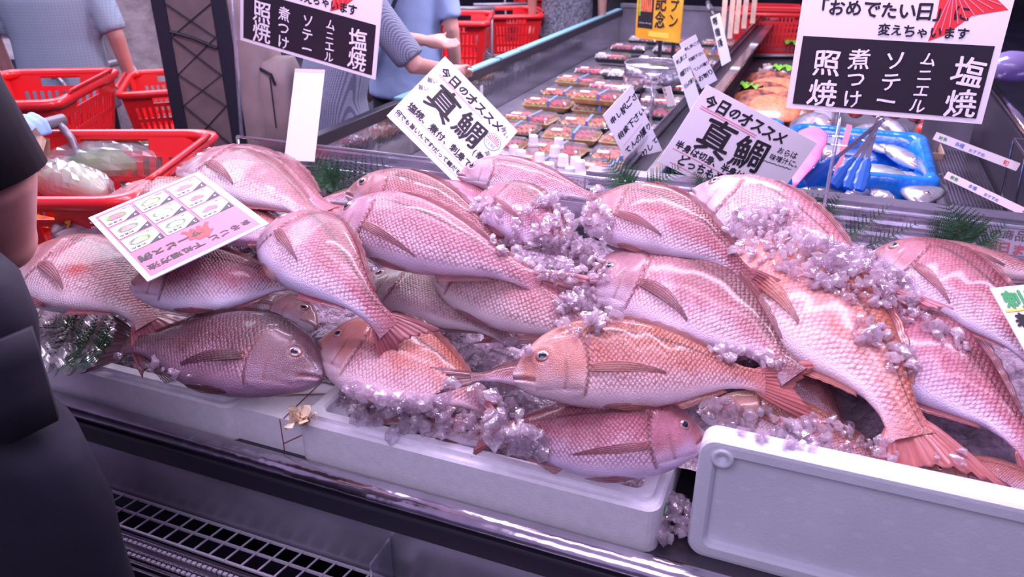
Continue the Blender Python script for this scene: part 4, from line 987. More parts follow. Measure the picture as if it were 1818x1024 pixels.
# pink recipe card lying on the pile
TL, TR, BL = quad([(478, 397), (262, 500), (157, 387), (352, 305)], PZ(478, 397, 1.10)); print('recipe', TL, TR, BL)
s, W, H = sign('recipe_card', TL, TR, BL, 'pink printed recipe card lying tilted on the sea bream at the left', 'card', m=M['paper'], th=.002)
rect(s, .012, .010, W - .010, H - .010, M['paper_pink'], 'pink_print', z=.0012)
text(s, 'まるごと', W * .08, H * .86, W * .092, K, z=.002, off=.05); text(s, '下処理方法', W * .48, H * .86, W * .092, K, z=.002, off=.05); text(s, '魚', .11 * 0 + W * .33, H * .70, .052, M['ink_red'], z=.002, off=.06)
text(s, 'サービス例', W * .42, H * .73, W * .105, K, z=.0022, off=.06)
pics = ['lettuce', 'tuna', 'whitefish']
k = 0
for r_ in range(3):
    for c_ in range(3):
        x0 = W * (.07 + .30 * c_); x1 = x0 + W * .27; y0 = H * (.50 - .20 * r_) - .012; y1 = y0 + H * .175
        rect(s, x0 - .001, y0 - .001, x1 + .001, y1 + .001, K, 'frame', z=.0015); rect(s, x0, y0, x1, y1, M['paper'], 'recipe_panel', z=.0017)
        poly(s, [(x0, y1), (x0 + .028, y1), (x0, y1 - .022)], K, 'corner_flag', .0021)
        k += 1; text(s, str(k), x0 + .003, y1 - .011, .011, M['ink_white'], z=.0023, jit=0)
        text(s, '刺身用', x0 + .03, y1 - .012, .009, K, z=.0022, jit=.02); text(s, '三枚に', x0 + .003, y0 + .004, .007, K, z=.0022, jit=.02)
        cx, cy = (x0 + x1) / 2 + .004, (y0 + y1) / 2 - .002
        poly(s, [(cx + .020 * math.cos(R(a)), cy + .014 * math.sin(R(a))) for a in range(0, 360, 20)], M['lettuce'] if k % 3 != 1 else M['paper_cream'], 'dish_picture', .0020)
        poly(s, [(cx + .014 * math.cos(R(a)), cy + .002 + .009 * math.sin(R(a)) * (1 + .3 * math.sin(R(a * 3)))) for a in range(0, 360, 20)], M[('tuna', 'steel_dull', 'whitefish')[k % 3]] if k % 3 != 1 else M['taupe'], 'food_picture', .0023)
for j in range(2): text(s, 'お好みの下処理を係にお申し付け下さい', W * .04, H * (.075 - .05 * j) , .0125 if j == 0 else .010, mat('print_pink', (.55, .35, .5), .5) if j == 0 else K, z=.0022, jit=.02) if j == 0 else None

# cards in the right edge, rear board, notice
s, W, H = sign('expiry_notice', PY(1672, 385, 1.992), PY(1880, 408, 1.992), PY(1664, 436, 1.992), 'long cream notice with black and red writing on the rear ledge at the right', 'sign', m=M['paper'])
text(s, 'こちらの商品の消費期限', W * .12, H * .52, H * .36, K, off=.03); text(s, '明日までです', W * .42, H * .06, H * .40, M['ink_red'], off=.05)
s, W, H = sign('price_card', *quad([(1757, 512), (1872, 500), (1950, 632), (1835, 645)], PZ(1757, 512, 1.11), .15), 'cream card with green and black writing stuck among the fish at the right edge', 'sign', m=M['paper_cream'])
text(s, '刺身', .008, H * .70, .034, M['ink_green'], off=.05, z=.002); text(s, '養殖', .008, H * .38, .036, K, off=.04, z=.002); text(s, '石川', .008, H * .05, .034, K, off=.04, z=.002)
rect(s, .004, H * .66, W, H * .69, M['ink_yellow'], 'yellow_stripe', z=.0015)
s, W, H = sign('notice_strip', PY(965, 300, 2.05), PY(1042, 310, 2.05), PY(965, 336, 2.05), 'small cream notice in front of the sauce bottles', 'sign', m=M['paper_cream'])
rect(s, .003, .003, W - .003, H - .003, K, 'frame', z=.0009); rect(s, .005, .005, W - .005, H - .005, M['paper_cream'], 'face', z=.0012)
text(s, 'たご注意ください!', .012, H * .55, .014, K, z=.002, jit=0); text(s, '生ものですので、お早めに等', .012, H * .25, .009, K, z=.002, jit=0)
s, W, H = sign('yellow_strip', PZ(20, 372, .99), PZ(126, 392, .99), PZ(20, 392, .97), 'yellow picture strip behind the leftmost sea bream', 'sign', m=M['yellow'])
poly(s, [(W * .6 + .02 * math.cos(R(a)), H * .5 + .012 * math.sin(R(a))) for a in range(0, 360, 20)], M['salmon'], 'food_picture')
s, W, H = sign('yellow_strip', PZ(-10, 462, .93), PZ(32, 462, .93), PZ(-10, 580, .86), 'yellow card at the far left edge beside the apron', 'sign', m=M['yellow'])
# ------------------------------------------------------------------ aisle chiller behind
AY0, AY1 = 2.12, 6.2
ch = empty('aisle_chiller', (-.5, 4, 0), 'long chiller running away down the aisle with a teal topped rail', 'chiller')
def ab(mb, name, m, **k): return mb.build(name, m, ch, origin=(-.5, 4, 0), **k)
LX, DX, RX = -1.56, -.50, .62
ab(MB().box(((LX + RX) / 2, (AY0 + AY1) / 2, .34), ((RX - LX) / 2, (AY1 - AY0) / 2, .34)), 'cabinet', M['black'])
ab(MB().box(((LX + RX) / 2, (AY0 + AY1) / 2, .69), ((RX - LX) / 2 - .01, (AY1 - AY0) / 2, .01)), 'shelf', M['steel_dull'])
ab(MB().box((LX, (AY0 + AY1) / 2, .79), (.006, (AY1 - AY0) / 2, .10)), 'side_window', M['acrylic'])
ab(MB().box((LX - .005, (AY0 + AY1) / 2, .91), (.022, (AY1 - AY0) / 2, .022)), 'side_rail', M['black'], bevel=.005)
mb = MB()
for k, (y0, y1) in enumerate(((2.75, 3.75), (3.78, 4.05), (4.07, 6.2))): mb.box((LX - .010, (y0 + y1) / 2, .936), (.022, (y1 - y0) / 2, .004))
ab(mb, 'teal_strip', M['teal'])
ab(MB().box(((LX + DX) / 2, AY1, .83), ((DX - LX) / 2, .01, .13)).box(((LX + DX) / 2, AY1, .965), ((DX - LX) / 2, .03, .012)), 'end_wall', M['steel_dull'])
ab(MB().box(((LX + DX) / 2, AY0 + .0, .80), ((DX - LX) / 2, .01, .10)), 'near_wall', M['acrylic_thick'])
# divider between the bays: dark fascia leaning, silver strips with clips
ab(MB().box((DX + .0, (AY0 + AY1) / 2, .80), (.008, (AY1 - AY0) / 2, .12)).box((DX + .045, (AY0 + AY1) / 2, .915), (.040, (AY1 - AY0) / 2, .006)), 'divider', M['black'])
ab(MB().box((DX + .075, (AY0 + AY1) / 2, .925), (.022, (AY1 - AY0) / 2, .006)).box((DX - .005, (AY0 + AY1) / 2, .93), (.005, (AY1 - AY0) / 2, .006)), 'divider_rail', M['steel'], bevel=.002)
mb = MB()
for y in (3.2, 3.9, 4.7): mb.box((DX + .08, y, .936), (.02, .012, .004)).box((DX + .08, y + .04, .936), (.02, .006, .004))
ab(mb, 'clip', M['white'])
ab(MB().box((DX - .03, (AY0 + AY1) / 2, .90), (.002, (AY1 - AY0) / 2, .09), Matrix.Rotation(R(25), 3, 'Y')), 'clear_fascia', M['acrylic'])
# right bay: vent grating, side boards
mb = MB()
for k in range(14): mb.box((.44 + k * .011, 3.1, .735), (.0025, .85, .004))
for k in range(60): mb.box((.51, 2.28 + k * .028, .733), (.08, .0025, .003))
ab(mb, 'vent_grating', M['steel'])
ab(MB().box((RX, 3.2, .82), (.02, 1.05, .13)), 'right_wall', M['black']); ab(MB().tube([(RX, 2.12, .965), (RX, 4.4, .965)], .016, 10), 'right_rail', M['steel_rail'], smooth=True)
ab(MB().box((.40, 3.05, .72), (.012, .9, .03)).box((.47, 3.55, .80), (.09, .006, .10)), 'shelf_step', M['steel_dull'])

# wire rack on the right rail
mb = MB()
for y in (2.55, 2.75):
    mb.tube([(.56, y, .80), (.55, y, .98), (.72, y, .98), (.75, y, .90)], .004, 6)
mb.tube([(.55, 2.55, .98), (.55, 2.75, .98)], .004, 6); mb.tube([(.56, 2.55, .80), (.56, 2.75, .80)], .004, 6)
tag(mb.build('wire_rack', M['steel'], origin=(.6, 2.6, .9)), 'bent wire rack hooked on the right rail of the chiller', 'rack')

# ---- sashimi packs
def mk_pack(kind):
    r = empty('sashimi_pack', (0, 0, 0)); w, d = .115, .075
    if kind == 2: w, d = .10, .07
    MB().rings([rr(0, 0, w - i, d - i, .015, z, 3) for i, z in ((.012, 0), (0, .022), (-.004, .023), (-.004, .026), (.004, .026), (.014, .006))]).build('tray', M['gold'] if kind == 0 else M['black'], r)
    rnd = random.Random(kind)
    def slices(x0, x1, m, name, n):
        mb = MB()
        for j in range(n):
            x = x0 + (x1 - x0) * (j + .5) / n
            for yy in (-.033, .033):
                rot = Matrix.Rotation(R(rnd.uniform(-20, 20)), 3, 'Z') @ Matrix.Rotation(R(28), 3, 'Y')
                mb.box((x, yy + rnd.uniform(-.004, .004), .030 + rnd.uniform(0, .006)), (.010, .026, .004), rot)
        mb.build(name, m, r, bevel=.002)
    ks = {0: (('salmon', -.10, -.01), ('tuna', .0, .10)), 1: (('tuna', -.10, .02), ('whitefish', .03, .10)), 2: (('whitefish', -.09, -.02), ('tuna', -.01, .09)), 3: (('salmon', -.10, .10),)}[kind]
    for m_, a, b in ks: slices(a, b, M[m_], m_ + '_slices' if m_ != 'whitefish' else 'white_fish_slices', max(3, int((b - a) / .021)))
    mb = MB()
    for _ in range(14): chunk(mb, Vector((rnd.uniform(-.1, .1), rnd.choice((-.055, .0, .055)) + rnd.uniform(-.006, .006), .030)), .009)
    mb.build('garnish', M['lettuce'] if kind != 1 else M['fern'], r)
    MB().rings([rr(0, 0, w + .002 - i, d + .002 - i, .014, z, 3) for i, z in ((0, .026), (.008, .046), (.012, .050))], cap0=False).build('lid', M['lid'], r)
    MB().box((-.06, -.03, .0512), (.022, .015, .0004)).build('price_label', M['label_white'], r)
    if kind in (0, 3): MB().box((.02, 0, .0513), (.006, d, .0004)).box((.02, -d - .001, .035), (.006, .0006, .018)).build('blue_band', M['ink_blue'], r)
    return r
packs = [mk_pack(k) for k in range(4)]
spots = []
rows = [(2.62, .70), (2.80, .70), (2.99, .70), (3.17, .72), (3.38, .72), (3.62, .74), (3.86, .74), (4.12, .76), (4.42, .76), (4.8, .78), (5.2, .78), (5.6, .78)]
used = [False] * 4; ordn = ['nearest', 'second nearest', 'third nearest', 'fourth nearest', 'fifth nearest', 'sixth nearest', 'seventh nearest', 'eighth nearest', 'ninth nearest', 'fourth last', 'third last', 'last but one']
kn = ['gold tray of salmon and tuna', 'black tray of tuna and white fish', 'small black tray of mixed slices', 'blue banded salmon tray']
for ri, (y, z) in enumerate(rows):
    for ci, x in enumerate((-1.24, -.985, -.73)):
        kd = [2, 1, 0, 3, 0, 0, 3, 0, 1, 2, 1, 2][(ri + (ci * 2 if ri > 1 else ci)) % 12]
        if ri == 0 and ci == 2: continue
        for lev in range(2 if (ri in (5, 6, 7) and ci == 1) else 1):
            lab = '%s, %s row, %s column%s' % (kn[kd], ordn[ri], ('left', 'middle', 'right')[ci], ', topmost' if lev else '')
            L_ = (x + random.uniform(-.012, .012), y + random.uniform(-.01, .01), z + lev * .053)
            rz = R(random.uniform(-6, 6))
            if not used[kd]: o = packs[kd]; o.location = L_; o.rotation_euler.z = rz; used[kd] = True; o['label'] = lab
            else: o = copy_tree(packs[kd], L_, rz, lab)
            o['category'] = 'food pack'; o['group'] = 'sashimi packs in the aisle chiller'
# stepped trays under the packs
for (y0, y1, z) in ((3.05, 3.52, .715), (3.52, 4.0, .735), (4.0, 5.8, .755)):
    tag(MB().box((-.985, (y0 + y1) / 2, (.70 + z) / 2), (.40, (y1 - y0) / 2, (z - .70) / 2 + .0)).build('display_riser', M['steel_dull'], origin=(-.985, y0, .7)), 'low %s riser under the sashimi packs in the chiller' % {.715: 'front', .735: 'middle', .755: 'rear'}[z], 'riser')
# wrapped tuna tray at near right
r = empty('wrapped_tray', (-.70, 2.58, .70), 'film wrapped tray of pink fish chunks next to the sauce bottles', 'food pack', rz=R(20))
MB().rings([rr(0, 0, .12 - i, .09 - i, .02, z) for i, z in ((.015, 0), (0, .03), (.012, .012))]).build('tray', M['black'], r)
mb = MB()
for _ in range(26): chunk(mb, Vector((random.uniform(-.08, .08), random.uniform(-.055, .055), .035 + random.uniform(0, .02))), .020, True)
mb.build('tuna_chunks', M['tuna'], r, smooth=True); MB().rings([rr(0, 0, .12 - i, .09 - i, .03, z) for i, z in ((0, .03), (.02, .07), (.06, .085))], cap0=False).build('film', M['bag'], r, smooth=True)
# sauce bottles
first = None
for k, (px, py) in enumerate([(903, 285), (923, 290), (925, 270), (950, 290), (958, 275), (975, 292), (1000, 278), (985, 262), (1012, 300), (1022, 282), (1030, 288), (947, 243), (992, 248), (912, 262)]):
    p = PZ(px, py, .80); p.z = .70
    lab = ['left end of the front row', 'second in the front row', 'behind the second one', 'middle of the front row', 'just right of the middle, behind', 'right of the middle in front', 'tallest looking one at the right', 'behind the middle gap', 'front right corner', 'inside the right clump', 'right end of the clump', 'standing apart at the back left', 'standing apart at the back right', 'behind the left end'][k]
    if first is None:
        first = empty('sauce_bottle', p); 
        MB().rings([[Vector((q * math.cos(R(a)), q * math.sin(R(a)), z)) for a in range(0, 360, 20)] for q, z in ((.018, 0), (.021, .004), (.021, .052), (.013, .066), (.013, .070))]).build('bottle_body', M['bottle'], first, smooth=True)
        MB().rings([[Vector((q * math.cos(R(a)), q * math.sin(R(a)), z)) for a in range(0, 360, 20)] for q, z in ((.021, .066), (.021, .074), (.0195, .076), (.0180, .104), (.016, .107))]).build('cap', M['cap'], first, smooth=False); o = first
    else: o = copy_tree(first, p)
    tag(o, 'white capped sauce bottle, ' + lab, 'bottle', 'sauce bottles at the near end of the chiller')
p = PZ(845, 150, .85)
r = empty('tool_holder', (p.x, p.y, .74), 'white hanging holder with a dark top on the chiller side window', 'holder'); MB().box((0, 0, .05), (.03, .02, .06)).build('holder_body', M['white'], r, bevel=.004); MB().box((0, 0, .125), (.028, .018, .014)).build('dark_top', M['black'], r)

# ---- clear round stand
p = PZ(1163, 112, 1.0)
r = empty('round_stand', (p.x, p.y, .70), 'round clear dish on a clear post amid the price cards', 'stand')
def circ(q, z, n=36): return [Vector((q * math.cos(2 * math.pi * k / n), q * math.sin(2 * math.pi * k / n), z)) for k in range(n)]
MB().rings([circ(.134, .30), circ(.136, .225), circ(.12, .215), circ(.12, .22), circ(.131, .228), circ(.130, .30)], cap0=True).build('dish', M['acrylic'], r, smooth=True)
MB().tube([v for v in circ(.133, .30)], .003, 6, closed=True).build('dish_rim', M['acrylic_thick'], r, smooth=True)
MB().tube([(0, 0, 0), (0, 0, .22)], .010, 10).build('post', M['acrylic_thick'], r, smooth=True)
mb = MB()
for a in (R(100), R(160)): mb.tube([(.05 * math.cos(a), .05 * math.sin(a), .22), (.09 * math.cos(a), .09 * math.sin(a), .0)], .004, 6)
mb.build('dark_leg', M['black'], r)
mb = MB()
for k in range(40): chunk(mb, Vector((random.uniform(-.09, .09), random.uniform(-.09, .09), .232)), .010)
tag(mb.build('crushed_ice', M['ice'], origin=(0, 0, 0)), 'wet ice scraps inside the round clear dish', 'ice', kind='stuff').location = (p.x, p.y, .70)

# ---- price cards along the divider
def pcard(TL, TR, BL, lab, lines, h, m='paper', c='ink'):
    s, W, H = sign('price_card', TL, TR, BL, lab, 'sign', m=M[m], h=h)
    n = len(lines)
    for k, t in enumerate(lines): text(s, t, W * .08, H * (.82 - .22 * k), min(W * .95 / max(len(t), 1), H * .17), M[c], jit=.1, off=.04)
    return s, W, H
def pq(a, b, c, d, Y): return quad([a, b, c, d], PY(*a, Y))
s, W, H = pcard(*pq((1070, 205), (1121, 150), (1172, 268), (1132, 318), 2.22), 'white card with apology writing leaning before the round clear dish', ['申し訳ござ', '相談下さい', 'てんの獲り', 'お断りして'], None)
line(s, [(.1 * W, H * .5), (.8 * W, H * .52)], .0014, M['ink_pink'])
pcard(*pq((1206, 78), (1235, 61), (1273, 142), (1247, 157), 2.9), 'white writing card standing on the divider, nearest behind the tilted diamond card', ['申し訳ござ', '相談下さい', 'てんの獲り', 'お断り'], None)
pcard(*pq((1194, 100), (1214, 84), (1246, 165), (1225, 196), 2.7), 'white writing card half hidden behind the round clear dish', ['申し訳ござ', '相談下さい', 'さんの獲り'], None)
pcard(*pq((1261, 30), (1278, 23), (1298, 100), (1284, 116), 3.4), 'white writing card standing farther up the divider', ['申訳', '相談', 'お断'], None)
pcard(*pq((1176, 156), (1190, 152), (1203, 212), (1184, 190), 2.6), 'narrow pale orange card under the round clear dish', ['えび', 'いか'], None, m='paper_cream')
for k, (x, dx, Yw) in enumerate(((1287, 16, 4.5), (1301, 16, 4.7), (1312, 12, 4.9), (1325, 16, 5.1), (1340, 14, 5.3))):
    s, W, H = sign('wooden_tag', PY(x, -45, Yw), PY(x + 9, -45, Yw), PY(x + dx, 78 - k * 9, Yw), 'tall thin wooden price tag, %s of the five in the divider' % ['nearest', 'second', 'middle', 'fourth', 'farthest'][k], 'price tag', 'wooden price tags', m=M['wood'], th=.004)
# yellow poster on a stand
s, W, H = sign('yellow_poster', *quad([(1136, -70), (1219, -64), (1205, 84), (1127, 66)], PY(1136, -70, 4.0)), 'orange opening celebration poster with a salmon picture on a black stand', 'poster', m=M['yellow'], th=.006)
text(s, 'オープン', W * .72, H * .76, H * .185, K, vertical=True, off=.03, z=.004, sx=.75); text(s, '記念', W * .42, H * .42, H * .24, K, vertical=True, off=.03, z=.004, sx=.68)
rect(s, W * .04, H * .14, W * .38, H * .95, K, 'picture_frame', z=.0035); 
for k in range(6): rect(s, W * .08 + k * W * .045, H * .36, W * .115 + k * W * .045, H * .60, M['salmon'], 'salmon_picture', z=.0042)
for k in range(5): rect(s, W * .12 + k * W * .045, H * .64, W * .15 + k * W * .045, H * .85, M['ink_pink'], 'tuna_picture', z=.0042)
rect(s, W * .055, H * .3, W * .09, H * .9, M['lettuce'], 'leaf_picture', z=.0041)
text(s, 'ノルウェーサーモン', W * .06, H * .20, W * .034, M['ink_white'], z=.0045, jit=0); rect(s, W * .3, H * .04, W * .75, H * .11, M['ink_yellow'], 'caption', z=.0035)
mb = MB(); mb.box((W * .55, -.10, -.01), (.008, .10, .006)).box((W * .85, -.10, -.01), (.008, .10, .006)).box((W * .7, -.20, -.01), (.08, .006, .05)); mb.build('stand', M['black'], s)

# ---- right bay: fillets, tubs, fish
def fillet(c, lenv, wid, rz, m, lab, nm='fish_fillet'):
    mb = MB(); ringsL = []
    for i in range(12):
        t = i / 11; w_ = wid * math.sin(math.pi * (.08 + .84 * t)) ** .6; y = (t - .5) * lenv; z0 = .012 * math.sin(t * 3.1)
        ringsL.append([Vector((y, w_ * math.cos(R(a)), z0 + .014 * max(-.3, math.sin(R(a))) * math.sin(math.pi * (.1 + .8 * t)))) for a in range(0, 360, 24)])
    mb.rings(ringsL); o = mb.build(nm, m, smooth=True); o.location = c; o.rotation_euler = (R(32), R(6), rz); return tag(o, lab, 'fish fillet', 'fish fillets in the right bay')
for k, (px, py, L_, m_) in enumerate(((1375, 150, .30, 'roast'), (1385, 163, .30, 'salmon'), (1350, 185, .26, 'roast'), (1362, 170, .28, 'roast'), (1380, 180, .27, 'salmon'), (1372, 195, .24, 'salmon'), (1400, 188, .24, 'roast'))):
    fillet(PZ(px, py, .80 - .004 * k), L_, .085, R(-20 + 7 * (k % 3)), M[m_], ['brown fillet at the back of the pile beside the lettuce', 'orange fillet below the hindmost brown one', 'brown fillet nearest the divider rail', 'dark fillet in the middle of the pile', 'red fillet slice with dark skin below the middle', 'orange fillet at the front of the pile', 'dark fillet at the front right beside the blue liner'][k])
for k, (px, py) in enumerate(((1395, 120), (1340, 152), (1412, 75))):
    mb = MB(); n = 10; c = PZ(px, py, .82)
    vs = [(i * .014 - .07, j * .011 - .055, .014 * math.sin(i * 1.7 + k) * math.cos(j * 1.5) + .006 * random.random()) for j in range(n) for i in range(n)]
    mb.add(vs, [(j * n + i, j * n + i + 1, (j + 1) * n + i + 1, (j + 1) * n + i) for j in range(n - 1) for i in range(n - 1)])
    o = mb.build('lettuce_leaf', M['lettuce'], smooth=True); o.location = c; tag(o, ['bright lettuce leaf behind the brown fillets', 'small lettuce leaf by the divider rail', 'farther lettuce leaf near the board edge'][k], 'lettuce')
for k in range(16):
    p = PZ(random.uniform(1345, 1395), random.uniform(118, 140), .78); mb = MB(); chunk(mb, Vector(), .03, True); o = mb.build('shellfish', M['taupe' if k % 2 else 'whitefish'], smooth=True); o.location = p
    tag(o, 'greyish shellfish lump heaped behind the brown fillets', 'shellfish', 'shellfish heap behind the fillets')
tag(MB().rings([rr(-.13, 3.75, .20 - i, .42 - i, .02, z) for i, z in ((0, .70), (0, .765), (.01, .765), (.012, .72))]).build('fillet_tray', M['steel'], origin=(-.13, 3.75, .7)), 'metal tray under the brown fish fillets', 'tray')

def tub(x0, x1, y0, y1, zt, label, hgt=.13):
    cx, cy, hx, hy = (x0 + x1) / 2, (y0 + y1) / 2, (x1 - x0) / 2, (y1 - y0) / 2
    r = empty('blue_tub', (cx, cy, zt - hgt), label, 'tub', 'foam tubs lined with blue film')
    mb = MB(); pr = [(.006, 0), (0, hgt), (.004, hgt + .02), (.022, hgt + .028), (.038, hgt + .014), (.046, hgt - .02), (.052, .03)]
    rg = []
    for i, z in pr: rg.append([Vector((p.x + .004 * math.sin(p.y * 60), p.y + .004 * math.sin(p.x * 70), p.z + .004 * math.sin(p.x * 50 + p.y * 40))) for p in rr(0, 0, hx - i, hy - i, .05, z, 8)])
    mb.rings(rg); mb.build('blue_liner', M['blue'], r, smooth=True)
    return r
tub(-.12, .37, 2.62, 3.22, .84, 'blue lined tub of small silver fish below the cooking board')
tub(-.43, -.14, 2.95, 3.45, .80, 'blue lined tub partly hidden behind the tilted card')
tub(-.08, .34, 2.22, 2.58, .76, 'blue liner under the large mackerel at the front of the bay', .06)
PAL['silver'] = ((.10, .12, .16), (.30, .31, .39), (.70, .68, .77), (.35, .33, .40), (.30, .30, .36))
def silver_mat():
    m = FM.copy(); m.name = 'silver_skin'; return m
FIN['silver'] = (fin_material('silver_tail', (.25, .26, .32), (.45, .45, .5)), fin_material('silver_fin', (.3, .3, .36), (.2, .2, .25)))
sm_ = mat('silver_fish', (.5, .5, .6), .22, .35); _nt = sm_.node_tree; _a = _nt.nodes.new('ShaderNodeAttribute'); _a.attribute_name = 'fcol'; _nt.links.new(_a.outputs['Color'], _nt.nodes['Principled BSDF'].inputs['Base Color'])
def SF(label, pts, dor, g='silver fish in the blue tubs', **k): return fish(label, pts, dor, pal='silver', group=g, name='silver_fish', fmat=sm_, slim=.62, ws=.75, **k)
for k, (a, b, c, lab) in enumerate([((1470, 230), (1440, 215), (1405, 240), 'curled small silver fish at the back left of the tub'), ((1560, 215), (1590, 228), (1610, 248), 'small silver fish upper right beside the ice lump'), ((1542, 258), (1570, 262), (1598, 278), 'small silver fish in the middle of the tub'),
        ((1628, 298), (1600, 278), (1560, 252), 'long silver fish pointing down right in the tub'), ((1575, 272), (1555, 262), (1530, 250), 'short silver fish beside the tongs'), ((1480, 260), (1500, 245), (1530, 235), 'silver fish under the arm of the tongs'), ((1490, 290), (1475, 265), (1478, 235), 'silver fish standing along the tub left wall'), ((1520, 240), (1545, 225), (1575, 235), 'darker silver fish at the tub back'), ((1440, 240), (1460, 260), (1470, 285), 'silver fish left of the pink wooden stick')]):
    SF(lab, [(a[0], a[1], .81), (b[0], b[1], .815), (c[0], c[1], .81)], (0, -1), seed=k + 50, tail=1, pect=False, hs=.8)
for k, (a, b, c, lab, z, hs_) in enumerate([((1612, 345), (1570, 315), (1530, 290), 'striped mackerel with its head towards the ferns', .80, 1.2), ((1480, 285), (1520, 310), (1550, 340), 'pale bellied mackerel left of the striped one', .79, 1.1), ((1640, 368), (1632, 340), (1628, 312), 'round bellied silver fish at the corner of the bay', .80, 1.6), ((1600, 368), (1560, 350), (1520, 325), 'brownish fish lying in front of the striped mackerel', .78, .9), ((1400, 345), (1460, 345), (1520, 352), 'dark purplish fish lying along the ledge', .79, .9), ((1490, 355), (1515, 350), (1545, 330), 'small silver fish beneath the blue tong handle', .79, 1.0)]):
    SF(lab, [(a[0], a[1], z), (b[0], b[1], z + .02), (c[0], c[1], z)], (1, -1), g='mackerel and mixed fish at the front of the bay', seed=k + 70, tail=1.1, pect=False, hs=hs_, tilt=30)
# tongs
def tongs(tip_a, tip_b, top, lab, z0=.86, z1=1.02):
    T_ = PZ(*top, z1); A = PZ(*tip_a, z0); B = PZ(*tip_b, z0)
    r = empty('serving_tongs', T_, lab, 'tongs', 'blue handled tongs')
    mb = MB(); mb.bar((0, 0, 0), (A - T_) * .62, .012, .003, up=(0, 1, 0)); mb.bar((0, 0, 0), (B - T_) * .62, .012, .003, up=(0, 1, 0)); mb.tube([(-.008, 0, 0), (0, 0, .008), (.008, 0, 0)], .004, 6)
    mb.build('arms', M['steel'], r)
    for P_ in (A, B):
        v = (P_ - T_); mb = MB(); s_ = v * .58; n_ = v.normalized(); x_ = n_.cross(Vector((0, 1, 0))).normalized(); rg = []
        for k in range(7):
            t = k / 6; w_ = .009 + .010 * math.sin(t * 2.6) + .003 * (k % 2); c = s_ + (v - s_) * t
            rg.append([c + x_ * w_ * math.cos(R(a)) + n_.cross(x_) * .006 * math.sin(R(a)) for a in range(0, 360, 45)])
        mb.rings(rg); mb.build('blue_tip', M['blue_handle'], r)
tongs((1505, 335), (1525, 338), (1560, 210), 'steel tongs with blue tips crossing over the silver fish')
tongs((1430, 325), (1480, 330), (1565, 215), 'steel tongs leaning left with a broad blue tip behind the pink sleeve')
o = MB().bar(PZ(1508, 222, .97), PZ(1480, 330, .84), .018, .004, up=(0, 1, 0)).build('flat_stick', M['paper_pink']); tag(o, 'pinkish flat stick standing between the tongs', 'stick')
# ring holder & pink sleeve
c = PZ(1490, 250, .93); mb = MB(); mb.tube([c + Vector((.09 * math.cos(R(a)), .06 * math.sin(R(a)), 0)) for a in range(0, 360, 15)], .003, 6, closed=True); mb.tube([c + Vector((-.05, -.05, 0)), c + Vector((-.05, -.05, -.2))], .003, 6); mb.tube([c + Vector((.09, 0, 0)), c + Vector((.09, 0, -.15))], .003, 6)
tag(mb.build('wire_holder', M['steel'], origin=tuple(c)), 'wire ring holder for the tongs in front of the blue tub', 'holder')
top = PZ(1447, 225, .98); bot = PZ(1410, 332, .90)
rg = []
for k in range(11):
    t = k / 10; q = [.010, .040, .048, .050, .044, .046, .040, .032, .022, .012, .004][k]; c = top + (bot - top) * t
    rg.append([c + Vector((q * math.cos(R(a)) * (1 + .05 * math.sin(R(a * 5))), q * .7 * math.sin(R(a)), 0)) for a in range(0, 360, 15)])
tag(MB().rings(rg).build('pink_sleeve', M['pinkcloth'], origin=tuple(bot), smooth=True), 'cone of pink film hanging by the tongs, right of the diamond card', 'bag')
# tomato-like red fruit packs, cardboard
for k, (px, py) in enumerate(((1625, 205), (1642, 230), (1662, 228), (1560, 198), (1590, 200), (1520, 198), (1650, 212))):
    mb = MB().ell((0, 0, .03), (.036, .036, .03), 8); o = mb.build('red_octopus', M['tomato'], smooth=True); o.location = PZ(px, py, .78); o.location.z = .75; tag(o, 'round boiled red seafood piece behind the blue tub', 'seafood', 'red round pieces behind the tub')
tag(MB().rings([rr(0, 0, .16 - i, .13 - i, .005, z) for i, z in ((0, 0), (0, .06), (.004, .06), (.006, .01))]).build('cardboard_tray', M['cardboard'], origin=(0, 0, 0)), 'shallow cardboard tray of red pieces behind the blue tub', 'tray').location = (.30, 3.5, .70)
s, W, H = sign('price_strip', *quad([(1663, 234), (1812, 290), (1809, 304), (1668, 252)], PZ(1663, 234, 1.0), 4), 'upper of the two long price strips over the grating', 'sign', m=M['paper_cream'])
text(s, '鮮魚', W * .05, H * .3, H * .55, M['ink_green']); text(s, '各種', W * .25, H * .3, H * .55, M['ink_blue']); text(s, 'おすすめ', W * .42, H * .2, H * .5, M['ink_blue'], off=.02); text(s, '旬', W * .82, H * .2, H * .7, M['ink_red'])
s, W, H = sign('price_strip', *quad([(1683, 304), (1850, 383), (1847, 399), (1690, 323)], PZ(1683, 304, 1.0), 4), 'lower of the two long price strips over the grating', 'sign', m=M['paper_cream'])
text(s, '鮮魚', W * .05, H * .3, H * .55, M['ink_green']); text(s, '各種', W * .25, H * .3, H * .55, M['ink_blue']); text(s, 'おすすめ', W * .42, H * .2, H * .5, M['ink_blue'], off=.02); text(s, '旬', W * .82, H * .2, H * .7, M['ink_red'])
o = MB().ell((0, 0, 0), (.09, .07, .06), 10).build('purple_bag', clear('purple_film', (.75, .65, .95), .2, .2, film=.5, filmcol=(.30, .22, .55)), smooth=True); o.location = PZ(1798, 118, 1.05); tag(o, 'crumpled violet plastic bag hanging right of the cooking board', 'bag')

